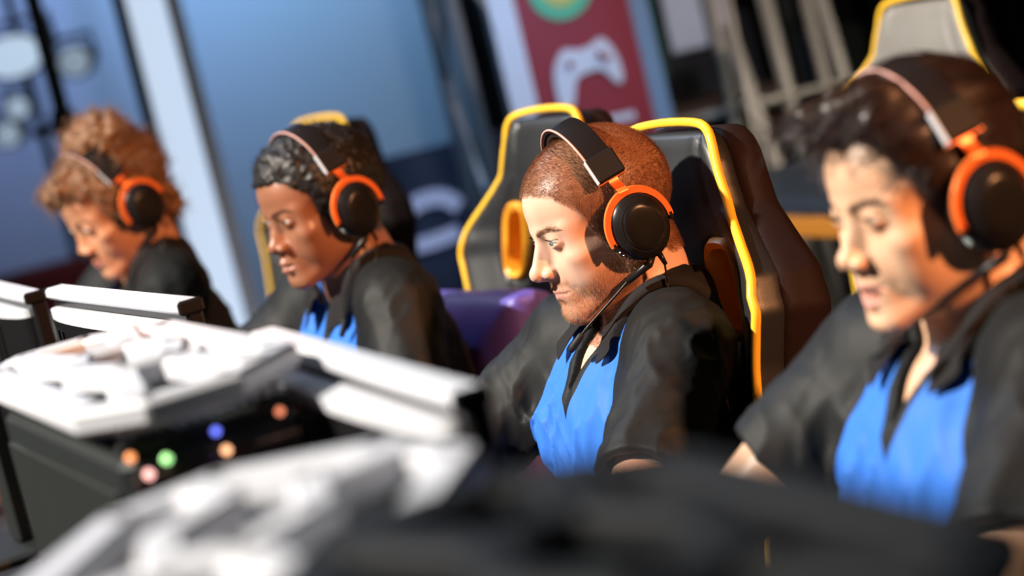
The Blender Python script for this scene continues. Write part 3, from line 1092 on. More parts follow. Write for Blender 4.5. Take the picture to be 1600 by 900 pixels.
            return auto_smooth(mesh_obj(nm, V, F, mat, par), 35)
        u = 7.2 * sx
        cup = oval([(u + 1.6, 3.75, 4.3), (u + 2.0, 3.95, 4.5), (u + 2.6, 3.85, 4.4), (u + 3.1, 3.45, 4.0), (u + 3.45, 3.0, 3.5), (u + 3.6, 2.85, 3.3)], 'ear_cup', M['headset_black'], root)
        oval([(u + 3.3, 2.65, 3.15), (u + 3.7, 2.65, 3.15), (u + 3.88, 2.5, 2.95), (u + 3.98, 2.0, 2.4), (u + 4.02, 1.1, 1.4)], 'cover_plate', M['black'], cup)
        oval([(u - .35, 2.3, 2.8), (u - .5, 3.0, 3.5), (u - .3, 3.6, 4.1), (u + .2, 3.9, 4.45), (u + .8, 3.95, 4.5), (u + 1.3, 3.75, 4.3), (u + 1.65, 3.3, 3.8)], 'ear_pad', M['pad'], cup)
        # stitched ridges along the seam of the pad
        mb = MB()
        for i in range(44):
            t = 2 * math.pi * i / 44
            p0 = BP(s * (u + .75), .2 + 4.02 * math.cos(t), cz + 4.57 * math.sin(t))
            p1 = BP(s * (u + 1.5), .2 + 3.94 * math.cos(t), cz + 4.49 * math.sin(t))
            mb.tube([p0, p1], .0011, 4)
        mb.build('seam_ridges', M['chrome'] if s == 1 else M['pad'], cup, True)
        # pivots of the yoke
        for sg in (-1, 1):
            MB().box(BP(xc + s * .1, .2 + sg * Rr * .985, cz - .75), (.008, .006, .011), None, .0015).build('yoke_pivot', M['headset_black'], cup)
    # microphone boom on the left cup
    b0 = BP(9.6 * sx, -1.0, -6.4)
    pts = [b0] + [Vector(q) * S_ for q in boom]
    mb = MB().tube([BP(9.3 * sx, -.3, -5.8), b0, pts[1]], [.0062, .0058, .0042], 8)
    mb.build('boom_socket', M['headset_black'], root, True)
    cr = catmull(pts[1:], 8)
    MB().tube(cr, .0017, 8).build('microphone_boom', M['headset_black'], root, True)
    d = (cr[-1] - cr[-4]).normalized()
    tip = cr[-1]
    MB().tube([tip - d * .012, tip - d * .008, tip + d * .010, tip + d * .016, tip + d * .018], [.0022, .0044, .0052, .0042, .0015], 10).build('microphone', M['black_matte'], root, True)
    mb = MB().tube([BP(9.3 * sx, .9, -6.0), BP(9.35 * sx, 1.0, -7.6)], [.0042, .0028], 8)
    mb.build('cable_plug', M['headset_black'], root, True)
    # cable hangs down over the chest: given in person space
    inv = pr['HR']
    cp = [BP(9.35 * sx, 1.0, -7.2)]
    for q in cable_pts:
        cp.append(Vector([float(x) for x in (np.array(q, dtype=f32) @ inv)]) * S_)
    MB().tube(catmull(cp, 8), .0015, 6).build('cable', M['headset_black'], root, True)
    return root

# ------------------------------------------------------------------ hair volumes and locks
def cranium(q):
    d = ell(q, (0, .8, 3.1), (7.45, 9.5, 8.2))
    return smin(d, ell(q, (0, -3.1, 3.4), (6.3, 5.9, 5.6)), 2.2)

def hair_volume(pr, name, field, mat, res=.35, box=((-11, 11), (-13, 14), (-11, 18))):
    v, f_ = isomesh(field, *[axis([(a, b, res)]) for a, b in box], margin=1.2)
    o = mesh_obj(name, pr['from_head'](v) * .01, f_, mat, pr['obj'])
    return o, v, f_

def locks(pr, name, v, f_, n, seed, L, rad, mat, tgt, segs=6, lift=.15, curl=(0, 0), w=None, jitter=.25, curve=11.0):
    g = np.random.default_rng(seed)
    P, Nn = sample_mesh(v, f_, np.ones(len(v)) if w is None else w, n, g)
    T = tgt(P).astype(f32) + g.normal(size=(n, 3)).astype(f32) * jitter
    t = flow(P, Nn, T)
    b = np.cross(Nn, t)
    ln = L * (.55 + .8 * g.random(n))
    s = np.linspace(0, 1, segs)[None, :, None]
    l3 = ln[:, None, None]
    path = P[:, None] + t[:, None] * (s * l3) + Nn[:, None] * (lift * s * l3 * .5 - (s * l3) ** 2 / (2 * curve) - .1)
    if curl[0]:
        ph = g.random(n)[:, None, None] * 6.28
        a = s * curl[1] * 6.283 + ph
        path = path + (b[:, None] * np.cos(a) + Nn[:, None] * np.sin(a)) * curl[0] * np.minimum(1, s * 3)
    path = pr['from_head'](path.reshape(-1, 3)).reshape(path.shape)
    r_ = rad * np.linspace(1, .35, segs)
    return strand_mesh(name, path * .01, r_ * .01, mat, pr['obj'])

# ================================================================== the hall
floor = MB().box((0, 3, -.05), (16, 18, .1)).build('floor', M['floor']); floor['kind'] = 'structure'
wb = MB().box((0, 9.6, 2.5), (16, .1, 5.0)).build('wall_back', M['wall']); wb['kind'] = 'structure'
wr = MB().box((5.2, 4, 2.5), (.1, 18, 5.0)).build('wall_right', M['drape']); wr['kind'] = 'structure'

def floor_at(x, y, d):
    """floor point under the place seen at a pixel and distance"""
    p = at(x, y, d)
    return Vector((p.x, p.y, 0))

# black curtain added to keep the right half of the backdrop dark, in folds
xl = at(715, 100, 9.3).x
n = 260
V, F = [], []
for i in range(n):
    x = xl + (5.1 - xl) * i / (n - 1)
    y = 9.30 + .05 * math.sin(i * .75) + .03 * math.sin(i * .31)
    V += [(x, y, .02), (x, y, 4.6)]
for i in range(n - 1):
    F.append((i * 2, i * 2 + 2, i * 2 + 3, i * 2 + 1))
cu = mesh_obj('added_dark_curtain', V, F, M['drape'])
md = cu.modifiers.new('thickness', 'SOLIDIFY'); md.thickness = .012
tag(cu, 'black pleated curtain added to darken the backdrop behind the red banner', 'curtain')
# tall light column with a dark frame
def light_column(px, py, d, w, label):
    b = floor_at(px, py, d)
    r = empty('light_column', b)
    tag(r, label, 'light')
    MB().box((0, 0, 1.9), (w, .10, 3.8), None, .01).build('lamp_panel', emis('cool white lamp', (0.66, 0.80, 1.0), .85), r)
    MB().box((-w / 2 - .02, 0, 1.9), (.035, .14, 3.8), None, .004).build('side_frame', M['charcoal'], r)
    MB().box((w / 2 + .02, 0, 1.9), (.035, .14, 3.8), None, .004).build('side_frame', M['silver'], r)
    MB().box((0, 0, .03), (w + .25, .3, .06), None, .01).build('base_plate', M['charcoal'], r)
    return r
light_column(283, 210, 7.4, .115, 'tall glowing white light column behind the woman with curly hair')

def pole(px, py, d, rad, h, label, clamp=None, mat='charcoal', name='stand_pole', cat='pole'):
    b = floor_at(px, py, d)
    r = empty(name, b)
    tag(r, label, cat)
    MB().tube([(0, 0, .02), (0, 0, h)], rad, 12).build('pole', M[mat], r, True)
    MB().lathe([(.16, 0), (.16, .015), (.04, .03), (rad, .05)], 24).build('foot', M['charcoal'], r, True)
    if clamp:
        z = clamp
        mb = MB().box((0, -.01, z), (.06, .06, .09), None, .012)
        mb.tube([(0, 0, z), (-.09, -.01, z - .01)], .012, 8)
        mb.build('clamp', M['charcoal'], r)
    return r
pole(80, 110, 6.6, .022, 3.6, 'black stand pole with clamp left of the light column', clamp=at(95, 195, 6.6).z)
pole(42, 110, 9.1, .018, 3.8, 'thin dark pole at the far left edge')

# small stage lamps glowing far left
def stage_lamp(px, py, d, rad, col, s, label, wide=1.0):
    c = at(px, py, d)
    r = empty('stage_lamp', c)
    r.rotation_euler = (R(90), 0, 0)
    tag(r, label, 'stage lamp', 'glowing stage lamps at far left')
    V = MB().lathe([(rad * .7, -.22), (rad * 1.05, -.18), (rad * 1.15, 0), (rad * 1.15, .03), (rad * 1.02, .03)], 20)
    hs = V.build('housing', M['charcoal'], r, True)
    MB().lathe([(rad * .98, .02), (rad * .98, .032), (rad * .6, .045), (rad * .1, .05)], 20).build('lens', emis('lamp lens', col, s), r, True)
    MB().tube([(-rad * 1.25, 0, -.05), (-rad * 1.25, rad * 1.6, -.05), (rad * 1.25, rad * 1.6, -.05), (rad * 1.25, 0, -.05)], .012, 6).build('bracket', M['charcoal'], r)
    r.scale = (wide, 1, 1)
    return r
cb = (0.62, 0.80, 1.0)
stage_lamp(22, 88, 8.6, .075, cb, .75, 'wide pale stage lamp highest at the left edge', 1.5)
stage_lamp(118, 96, 8.6, .055, cb, .35, 'dim pale stage lamp right of the black stand pole')
stage_lamp(30, 168, 8.6, .04, cb, .5, 'small pale stage lamp below the wide one')
stage_lamp(14, 210, 8.6, .045, cb, .4, 'lowest small stage lamp at the left edge')
# trusses
def truss(px, py, d, w, h, label, mat='truss', step=.5):
    b = floor_at(px, py, d)
    r = empty('truss_tower', b)
    r.rotation_euler = (0, 0, R(20))
    tag(r, label, 'truss')
    for sx in (-1, 1):
        for sy in (-1, 1):
            MB().tube([(sx * w / 2, sy * w / 2, .02), (sx * w / 2, sy * w / 2, h)], .024, 10).build('chord', M[mat], r, True)
    k = 0
    z = .1
    while z < h - step:
        s = 1 if k % 2 else -1
        MB().tube([(-s * w / 2, -w / 2, z), (s * w / 2, -w / 2, z + step)], .011, 6).build('brace', M[mat], r, True)
        MB().tube([(w / 2, -s * w / 2, z), (w / 2, s * w / 2, z + step)], .011, 6).build('brace', M[mat], r, True)
        MB().tube([(-w / 2, -s * w / 2, z), (-w / 2, s * w / 2, z + step)], .011, 6).build('brace', M[mat], r, True)
        z += step
        k += 1
    MB().box((0, 0, .01), (w + .2, w + .2, .02)).build('base_plate', M['charcoal'], r)
    return r
spot('truss_spot', at(560, -260, 5.2), at(760, 200, 6.6), 60, (0.25, 0.55, 1.0), 50, .8, .1)
truss(762, 120, 7.05, .19, 4.0, 'blue-lit aluminium truss tower left of the red banner')

# red roll-up banner with a white gamepad
def banner():
    d = 6.5
    cx = at(912, 90, d)
    b = Vector((cx.x, cx.y, 0))
    r = empty('roll_up_banner', b)
    r.rotation_euler = (0, 0, R(-6))
    tag(r, 'red roll-up banner with white gamepad icon and white border', 'banner')
    zt = at(912, -120, d).z
    w = .30
    red = pmat('red printed vinyl', (0.27, 0.022, 0.028), 0.55, var=.08)
    wht = pmat('white printed vinyl', (0.62, 0.62, 0.68), 0.55, var=.05)
    pale = pmat('pale blue vinyl edge', (0.18, 0.28, 0.42), 0.5)
    grn = pmat('green printed disc', (0.10, 0.45, 0.25), 0.5)
    yel = pmat('yellow printed disc', (0.55, 0.5, 0.12), 0.5)
    MB().box((0, 0, zt / 2 + .05), (w, .006, zt - .1)).build('sheet', red, r)
    MB().box((-w / 2 - .035, 0, zt / 2 + .05), (.07, .006, zt - .1)).build('border', wht, r)
    MB().box((w / 2 + .025, .01, zt / 2 + .05), (.05, .006, zt - .1)).build('border', pale, r)
    MB().box((0, 0, .04), (w + .2, .2, .08), None, .02).build('cassette', M['charcoal'], r)
    MB().tube([(-w / 2 - .07, 0, zt), (w / 2 + .07, 0, zt)], .012, 8).build('top_rail', M['truss'], r, True)
    # gamepad outline drawn from a closed curve
    zc = at(915, 110, d).z
    pts = catmull([(-.085, 0, -.075), (-.082, 0, .01), (-.05, 0, .062), (-.012, 0, .056), (.02, 0, .058), (.055, 0, .072), (.082, 0, .03),
                   (.088, 0, -.035), (.072, 0, -.05), (.04, 0, -.008), (.0, 0, -.006), (-.03, 0, -.02), (-.055, 0, -.085)], 6, True)
    gp = MB().prism([(p.x * 1.05, p.z * 1.05) for p in pts], -.010, -.004).build('gamepad_icon', wht, r)
    gp.location = (0, 0, zc)
    for dx, dz in ((-.04, .025), (.045, .035), (.06, .02)):
        q = MB().lathe([(.010, 0), (.010, .003)], 14, Matrix.Translation((dx, -.014, dz)) @ Matrix.Rotation(R(90), 4, 'X')).build('icon_button', red, gp)
    ic = MB().lathe([(.085, 0), (.085, .003)], 28, Matrix.Rotation(R(90), 4, 'X')).build('round_icon', grn, r)
    ic.location = (-.02, -.004, at(886, -22, d).z)
    MB().lathe([(.05, 0), (.05, .003)], 24, Matrix.Translation((0, -.004, .0)) @ Matrix.Rotation(R(90), 4, 'X')).build('icon_centre', yel, ic)
    MB().box((.05, -.004, at(955, 188, d).z), (.10, .004, .02)).build('printed_strip', wht, r)
    return r
banner()

# low dark panel with a pale curved emblem and a red stroke
def emblem():
    d = 7.6
    c = at(660, 352, d)
    r = empty('emblem_panel', (c.x, c.y, 0))
    tag(r, 'dark blue panel with pale curved emblem right of the curly black haired man', 'sign')
    zc = c.z
    MB().box((0, .03, zc - .15), (.95, .03, zc * 1.1), None, .008).build('panel', pmat('navy panel', (0.010, 0.02, 0.055), .6, var=.2), r)
    pale = emis('pale emblem with added glow', (0.36, 0.44, 0.72), .42)  # emblem is no lamp; emission on both strokes stands in for light
    redm = emis('red emblem with added glow', (0.5, 0.05, 0.05), .22)
    def stroke(pts, w, mat, nm):
        P = catmull(pts, 8)
        poly1, poly2 = [], []
        for i, p in enumerate(P):
            t = (P[min(i + 1, len(P) - 1)] - P[max(i - 1, 0)]).normalized()
            nn = Vector((-t.z, 0, t.x))
            poly1.append(p + nn * w); poly2.append(p - nn * w)
        V, F = [], []
        for a_, b_ in zip(poly1, poly2):
            V += [(a_.x, -.006, a_.z), (b_.x, -.006, b_.z), (b_.x, .012, b_.z), (a_.x, .012, a_.z)]
        for i in range(len(P) - 1):
            for k in range(4):
                F.append((i * 4 + k, i * 4 + (k + 1) % 4, i * 4 + 4 + (k + 1) % 4, i * 4 + 4 + k))
        F += [(3, 2, 1, 0), tuple(len(V) - 4 + k for k in range(4))]
        o = mesh_obj(nm, V, F, mat, r, False)
        o.location = (0, 0, zc)
    def L(px, py):
        q = at(px, py, d) - c
        return (q.x, 0, q.z)
    stroke([L(612, 392), L(622, 352), L(650, 318), L(690, 308), L(718, 322)], .025, pale, 'pale_arc')
    stroke([L(628, 388), L(670, 380), L(718, 362)], .022, pale, 'pale_bar')
    stroke([L(575, 372), L(596, 345), L(634, 318)], .05, redm, 'red_stroke')
emblem()

# red couch-like bench far left behind the monitors
def red_bench():
    d = 8.6
    c = at(110, 470, d)
    r = empty('red_bench', (c.x, c.y, 0), (0, 0, R(8)))
    tag(r, 'dark red padded bench far behind the left monitors', 'bench')
    rd = pmat('dark red upholstery', (0.20, 0.018, 0.018), .7, var=.2, bump=.3, bscale=100)
    zt = at(120, 405, d).z
    MB().box((0, .1, zt * .62), (.95, .16, zt * .76), None, .04).build('backrest', rd, r)
    MB().box((0, -.25, .38), (.95, .6, .16), None, .04).build('seat', rd, r)
    for x in (-.42, .42):
        for y in (-.5, .12):
            MB().box((x, y, .15), (.05, .05, .30), None, .005).build('leg', M['charcoal'], r)
red_bench()

# steel poles, shelf and boxes behind the right players
spot('rack_spot', (3.6, 3.9, 3.6), at(1200, 200, 6.4), 70, (1.0, .88, .66), 40, .8, .15)
warm = pmat('weathered steel', (0.34, 0.32, 0.27), .45, metal=.3, var=.25, vscale=14)
M['warm_steel'] = warm
def rack():
    d = 6.6
    c = at(1200, 200, d)
    r = empty('scaffold_rack', (c.x, c.y, 0))
    tag(r, 'grey steel scaffold rack with leaning struts between the two front players', 'rack')
    def L(px, py, dd=0):
        q = at(px, py, d + dd)
        return Vector((q.x - c.x, q.y - c.y, q.z))
    for (a, b_, rd, dd) in ((((1100, -60)), (1175, 330), .014, .1), ((1135, 40), (1222, 285), .022, 0), ((1180, -60), (1270, 300), .022, .3),
                            ((1245, -60), (1330, 300), .018, .5), ((1270, -40), (1300, 60), .02, .1), ((1128, -40), (1200, 310), .012, -.1)):
        p0, p1 = L(*a, dd), L(*b_, dd)
        dirn = (p1 - p0).normalized()
        p1 = p0 + dirn * (p0.z - .02) / -dirn.z if dirn.z < -.2 else p1
        MB().tube([p0, p1], rd, 10).build('strut', warm, r, True)
    for z in (.9,):
        MB().tube([(-.35, .1, z), (.3, .1, z)], .014, 8).build('cross_bar', warm, r, True)
rack()

def table_with_edge():
    d = 5.7
    c = at(1230, 352, d)
    r = empty('side_table', (c.x, c.y, 0))
    r.rotation_euler = (0, 0, R(-66.3))
    tag(r, 'dark side table with an orange front edge behind the man in focus', 'table')
    z = c.z
    MB().box((.1, .25, z + .045), (1.3, .5, .04), None, .005).build('table_top', pmat('dark blue laminate', (0.012, 0.02, 0.035), .5, var=.2), r)
    MB().box((.1, -.01, z), (1.3, .03, .048), None, .006).build('edge_band', pmat('dull orange edge', (.34, .13, .015), .5), r)
    for x in (-.5, .7):
        for y in (.05, .45):
            MB().box((x, y, z / 2), (.05, .05, z), None, .006).build('leg', M['charcoal'], r)
table_with_edge()

def shelf():
    d = 7.4
    c = at(1085, 140, d)
    r = empty('display_shelf', (c.x, c.y, 0))
    tag(r, 'dark shelf holding papers behind the red banner', 'shelf')
    zt = at(1085, -100, d).z
    for x in (-.32, .32):
        MB().box((x, .1, zt / 2), (.03, .3, zt), None, .003).build('side_panel', M['charcoal'], r)
    for z in (.5, at(1085, 128, d).z - .08, zt - .02):
        MB().box((0, .1, z), (.64, .3, .03), None, .003).build('board', pmat('brown board', (0.05, 0.028, 0.02), .6, var=.2), r)
    MB().box((0, .24, zt / 2), (.64, .01, zt)).build('back_panel', M['drape'], r)
    return r
shelf()
def board_item(name, px0, px1, py0, py1, d, col, label, cat, emi=0):
    a, b_ = at(px0, py0, d), at(px1, py1, d)
    q0, q1 = at((px0 + px1) / 2, py0, d), at((px0 + px1) / 2, py1, d)
    w = (px1 - px0) / FPX * d
    h = q0.z - q1.z
    m = pmat(name + ' print', col, .6, var=.1, vscale=10)
    c = (q0 + q1) / 2
    o = empty(name, (c.x, c.y, c.z))
    tag(o, label, cat)
    MB().box((0, 0, 0), (w, .02, h), None, .003).build('face', m, o)
    MB().box((0, .014, 0), (w * 1.04, .01, h * 1.02), None, .002).build('backing', M['charcoal'], o)
    return o
board_item('poster', 1035, 1094, -60, 82, 7.2, (0.46, 0.54, 0.72), 'pale blue poster right of the red banner', 'poster')
board_item('poster', 1104, 1142, -60, 92, 7.2, (0.48, 0.46, 0.55), 'narrow pale grey poster beside the pale blue one', 'poster')
board_item('green_sign', 1000, 1028, -40, 130, 7.25, (0.01, 0.09, 0.03), 'narrow dark green sign left of the pale blue poster', 'sign')

def speaker(px, py, d, w, h, label):
    c = at(px, py, d)
    r = empty('stage_speaker', (c.x, c.y, 0), (0, 0, R(10)))
    tag(r, label, 'speaker')
    zc = c.z
    MB().box((0, .1, zc), (w, .25, h), None, .02).build('cabinet', M['black_matte'], r)
    MB().box((0, -.03, zc), (w * .9, .012, h * .92), None, .004).build('grille', M['charcoal'], r)
    MB().tube([(0, .1, .02), (0, .1, zc - h / 2)], .025, 10).build('stand', M['charcoal'], r, True)
    MB().lathe([(.22, 0), (.22, .015), (.03, .03)], 24, Matrix.Translation((0, .1, 0))).build('foot', M['charcoal'], r, True)
speaker(1318, 115, 8.1, .20, .31, 'black loudspeaker box on a stand left of the grey headrest')

# ================================================================== chairs
def make_chair():
    root = empty('gaming_chair')
    T = .80                                        # backrest length
    ts = [-.02, .10, .22, .34, .43, .50, .57, .615, .655, .695, .74, .78, .80]
    ws = [.185, .20, .232, .245, .243, .247, .262, .245, .200, .158, .138, .130, .122]
    def hw(t): return np.interp(t, ts, ws)
    PX, PY, PZ = 0, .20, .418                       # pivot
    rc = R(8)
    Mb = Matrix.Translation((PX, PY, PZ)) @ Matrix.Rotation(-rc, 4, 'X')
    def ap(o):
        for v in o.data.vertices:
            v.co = Mb @ v.co
        return o
    def outline(p, inset=0.0):
        t = p[:, 2]
        x = np.abs(p[:, 0])
        w = hw(t).astype(f32)
        w = w - np.clip(t - .74, 0, 1) ** 2 * f32(9)
        return np.maximum((x - w + inset) * f32(.85), np.maximum(t - T + inset, -.0 - t + inset))
    def holes(p):
        q = p.copy(); q[:, 0] = np.abs(q[:, 0])
        sh = (q[:, 2] - .590) * .22
        q2 = np.stack([q[:, 0] - .128 + sh, q[:, 1] * 0, q[:, 2] - .590], 1)
        e = np.abs(q2) - V3(.030, 0, .056) + f32(.022)
        return np.sqrt(np.maximum(e[:, 0], 0) ** 2 + np.maximum(e[:, 2], 0) ** 2) + np.minimum(np.maximum(e[:, 0], e[:, 2]), 0) - f32(.022)
    def front(p):
        x = np.abs(p[:, 0]); w = hw(p[:, 2]).astype(f32)
        u = np.clip(x / w, 0, 1)
        bol = f32(.055) * np.clip((u - .45) / .55, 0, 1) ** 1.6 * np.clip((.74 - p[:, 2]) / .15, .25, 1)
        head = f32(.018) * np.exp(-((p[:, 2] - .70) / .07) ** 2 - (x / .09) ** 2)
        seam = f32(.006) * np.exp(-(((u - .66) * w) / f32(.006)) ** 2) + f32(.006) * np.exp(-((p[:, 2] - .46) / f32(.006)) ** 2) * (u < .66)
        lum = f32(.03) * np.exp(-((p[:, 2] - .12) / .12) ** 2) * (1 - u)
        return bol + head - seam + lum
    def cushion(p):
        d = outline(p, .016) - f32(.012)
        y = p[:, 1] + front(p)
        s = np.maximum(-(y + .022), y - .012 - front(p) * .6)
        d = smax(d, s, .022)
        return smax(d, -(holes(p) - f32(.006)), .008)
    def shell(p):
        d = outline(p, .012) - f32(.012)
        y = p[:, 1]
        d = smax(d, np.maximum(-(y + front(p) * f32(.75) - .004), y - .055), .03)
        return smax(d, -(holes(p) - f32(.004)), .008)
    c = .0065
    gx, gy, gz = axis([(-.30, .30, c)]), axis([(-.12, .13, c)]), axis([(-.05, .84, c)])
    v, f_ = isomesh(cushion, gx, gy, gz, margin=.03)
    cu = ap(mesh_obj('backrest_cushion', v, f_, M['leather'], root))
    v, f_ = isomesh(shell, gx, gy, gz, margin=.03)
    sh = ap(mesh_obj('back_shell', v, f_, M['leather_warm_tint'], root))
    # piping along the front edge
    pts = []
    for t in np.linspace(.02, .76, 40):
        pts.append((hw(t) - np.clip(t - .74, 0, 1) ** 2 * 9 - .004, t))
    top = [(w, t) for w, t in [(.118, .785), (.100, .800), (.06, .806), (0, .808)]]
    right = pts + top
    full = right + [(-x, t) for x, t in right[-2::-1]]
    P = np.array([[x, 0, t] for x, t in full], dtype=f32)
    fr = front(P)
    path = [Vector((x, -float(b_) - .012, t)) for (x, t), b_ in zip(full, fr)]
    ap(MB().tube(catmull(path, 2), .0064, 8).build('piping', M['yellow'], root, True))
    # liners of the two openings
    for s in (-1, 1):
        V, F = [], []
        loop = []
        for k in range(36):
            a = 2 * math.pi * k / 36
            ca, sa = math.cos(a), math.sin(a)
            ex = .030 * np.sign(ca) * abs(ca) ** .55; ez = .056 * np.sign(sa) * abs(sa) ** .55
            loop.append((ex, ez))
        prof = [(.011, -.022), (.005, -.028), (-.004, -.022), (-.004, .058), (.010, .064), (.014, .058)]
        for ex, ez in loop:
            l_ = math.hypot(ex, ez)
            for o_, yy in prof:
                x = .128 + ex + ex / l_ * o_ - ez * .22
                V.append((s * x, yy + (.0 if yy > 0 else -.006), .590 + ez + ez / l_ * o_))
        m = len(prof)
        for i in range(36):
            j = (i + 1) % 36
            for k in range(m):
                l = (k + 1) % m
                q = (i * m + k, j * m + k, j * m + l, i * m + l)
                F.append(q if s == 1 else q[::-1])
        ap(auto_smooth(mesh_obj('opening_liner', V, F, M['orange_plastic'], root), 50))
    # seat
    def seat(p):
        d = rbox(p, (0, -.03, .41), (.26, .26, .06), .045)
        x = np.abs(p[:, 0])
        return d - f32(.035) * np.clip((x - .15) / .1, 0, 1) * (p[:, 2] > .40) * np.clip((.27 - x) / .05, 0, 1)
    v, f_ = isomesh(seat, axis([(-.32, .32, .012)]), axis([(-.34, .30, .012)]), axis([(.30, .54, .012)]), margin=.04)
    mesh_obj('seat', v, f_, M['leather'], root)
    MB().box((0, .18, .40), (.30, .10, .05), None, .01).build('hinge_plate', M['charcoal'], root)
    col = MB().tube([(0, 0, .12), (0, 0, .25), (0, 0, .36)], [.028, .028, .02], 12).build('gas_column', M['charcoal'], root, True)
    for k in range(5):
        a = 2 * math.pi * k / 5 + .3
        ca, sa = math.cos(a), math.sin(a)
        lg = MB().tube([(0, 0, .12), (ca * .16, sa * .16, .11), (ca * .31, sa * .31, .085)], [.035, .026, .018], 8).build('base_leg', M['black'], root, True)
        rm = Matrix.Translation((ca * .31, sa * .31, .035)) @ Matrix.Rotation(a + R(90), 4, 'Z') @ Matrix.Rotation(R(90), 4, 'Y')
        MB().lathe([(.02, -.022), (.034, -.018), (.034, .018), (.02, .022)], 16, rm).build('caster', M['black_matte'], lg, True)
    return root

chair0 = make_chair()
chair_used = [False]
def place_chair(px, py, d, psi, label, shell=None, cushion=None):
    """stands so that the middle of its top edge is seen at the pixel"""
    c = chair0 if not chair_used[0] else copy_tree(chair0)
    chair_used[0] = True
    p = at(px, py, d)
    top = Matrix.Rotation(R(-psi), 3, 'Z') @ Vector((0, .20 + .80 * math.sin(R(8)), 0))
    c.location = (p.x - top.x, p.y - top.y, 0)
    c.rotation_euler = (0, 0, R(-psi))
    tag(c, label, 'chair', 'gaming chairs with yellow piping')
    for ch in c.children:
        if shell and ch.name.startswith('back_shell'):
            ch.data = ch.data.copy(); ch.data.materials[0] = M[shell]
        if cushion and ch.name.startswith('backrest_cushion'):
            ch.data = ch.data.copy(); ch.data.materials[0] = M[cushion]
    return c
place_chair(1060, 186, 3.22, 66, 'black gaming chair with yellow piping right behind the man with auburn hair')
place_chair(1610, 185, 2.50, 66, 'black gaming chair behind the laughing man at the right edge')
place_chair(508, 178, 5.3, 58, 'empty gaming chair showing above the head of the curly black haired man')
place_chair(866, 183, 4.0, 62, 'black gaming chair with violet cushion left of the auburn haired man')
place_chair(1447, -8, 4.6, 64, 'empty gaming chair with grey padded headrest above the laughing man', cushion='leather_grey')

def cushion(chair):
    """lies against the backrest"""
    Mx = chair.matrix_basis @ Matrix.Translation((-.085, .10, .755)) @ Matrix.Rotation(R(-8), 4, 'X')
    def f(p):
        q = np.abs(p) / V3(.215, 1, .205)
        edge = np.clip(1 - np.maximum(q[:, 0], q[:, 2]) ** 4, 0, 1)
        th = f32(.018) + f32(.055) * np.sqrt(edge)
        d = np.maximum(np.maximum(np.abs(p[:, 0]) - f32(.215), np.abs(p[:, 2]) - f32(.205)), np.abs(p[:, 1]) - th)
        return smax(d, np.abs(p[:, 1]) - th, .02) + (noise(p, 9.0) - f32(.5)) * f32(.012)
    v, f_ = isomesh(f, axis([(-.26, .26, .009)]), axis([(-.11, .11, .009)]), axis([(-.25, .25, .009)]), margin=.05)
    o = mesh_obj('back_cushion', v, f_, M['leather_violet'])
    o.matrix_world = Mx
    tag(o, 'violet back cushion leaning in the chair left of the auburn haired man', 'cushion')
chair_m3 = bpy.data.objects['gaming_chair.003']
cushion(chair_m3)

# ================================================================== the players
FZ = lambda H: -H.z * 100
DESK_TOP = .74
skin2 = skin_mat('fair skin', (0.68, 0.43, 0.32), (0.50, 0.22, 0.18), (0.16, 0.075, 0.035), (0.36, 0.15, 0.07), (0.24, 0.10, 0.045), beard_amt=.62)
skin1 = skin_mat('light tan skin', (0.64, 0.40, 0.26), (0.55, 0.24, 0.20), (0.06, 0.035, 0.025), (0.4, 0.25, 0.16), (0.03, 0.015, 0.012), beard_amt=.05)
skin3 = skin_mat('dark brown skin', (0.26, 0.115, 0.065), (0.36, 0.16, 0.12), (0.012, 0.007, 0.005), (0.2, 0.09, 0.05), (0.012, 0.008, 0.007), beard_amt=.1, rough=.36)
skin4 = skin_mat('tan skin', (0.50, 0.25, 0.145), (0.45, 0.16, 0.13), (0.10, 0.05, 0.03), (0.4, 0.2, 0.12), (0.12, 0.06, 0.03), beard_amt=.0)
shirt_m = shirt_mat('black and blue jersey', (0.007, 0.008, 0.009), (0.03, 0.15, 0.58))
hair2 = hair_mat('short auburn hair', (0.20, 0.075, 0.032))
beard2 = hair_mat('ginger stubble', (0.42, 0.19, 0.08))
hair1 = hair_mat('dark brown hair', (0.016, 0.009, 0.008), .33)
hair3 = hair_mat('black curly hair', (0.010, 0.008, 0.008), .5)
hair4 = hair_mat('curly light brown hair', (0.20, 0.10, 0.048), .5)
eye_grey = eye_mat('grey green eye', (0.22, 0.27, 0.25))
eye_brown = eye_mat('brown eye', (0.07, 0.035, 0.018))

def std_arms(H):
    zw = (DESK_TOP + .036 - H.z) * 100
    return {s: dict(elbow=(s * 24, -17, -31), wrist=(s * 13, -37, zw), dir=(-s * .15, -1, -.05), nrm=(0, 0, 1), curl=30) for s in (-1, 1)}

# ---- the man in focus
H2 = at(940, 336, 3.11)
arms2 = std_arms(H2)
p2 = build_person('man with short auburn hair and ginger stubble in black and blue polo',
                  H2, 64, dict(brow=1.15, nose_l=1.03, jaw=1.0, lip=.85, lid_up=.42, lid_lo=.38, wide=1.0),
                  (-9, 8.5, 0), -3, arms2, skin2, hair2, shirt_m, eye_grey, .19, FZ(H2), gaze=(8, 6), folds=1.0, shoulder=14.6, shy=-.4)

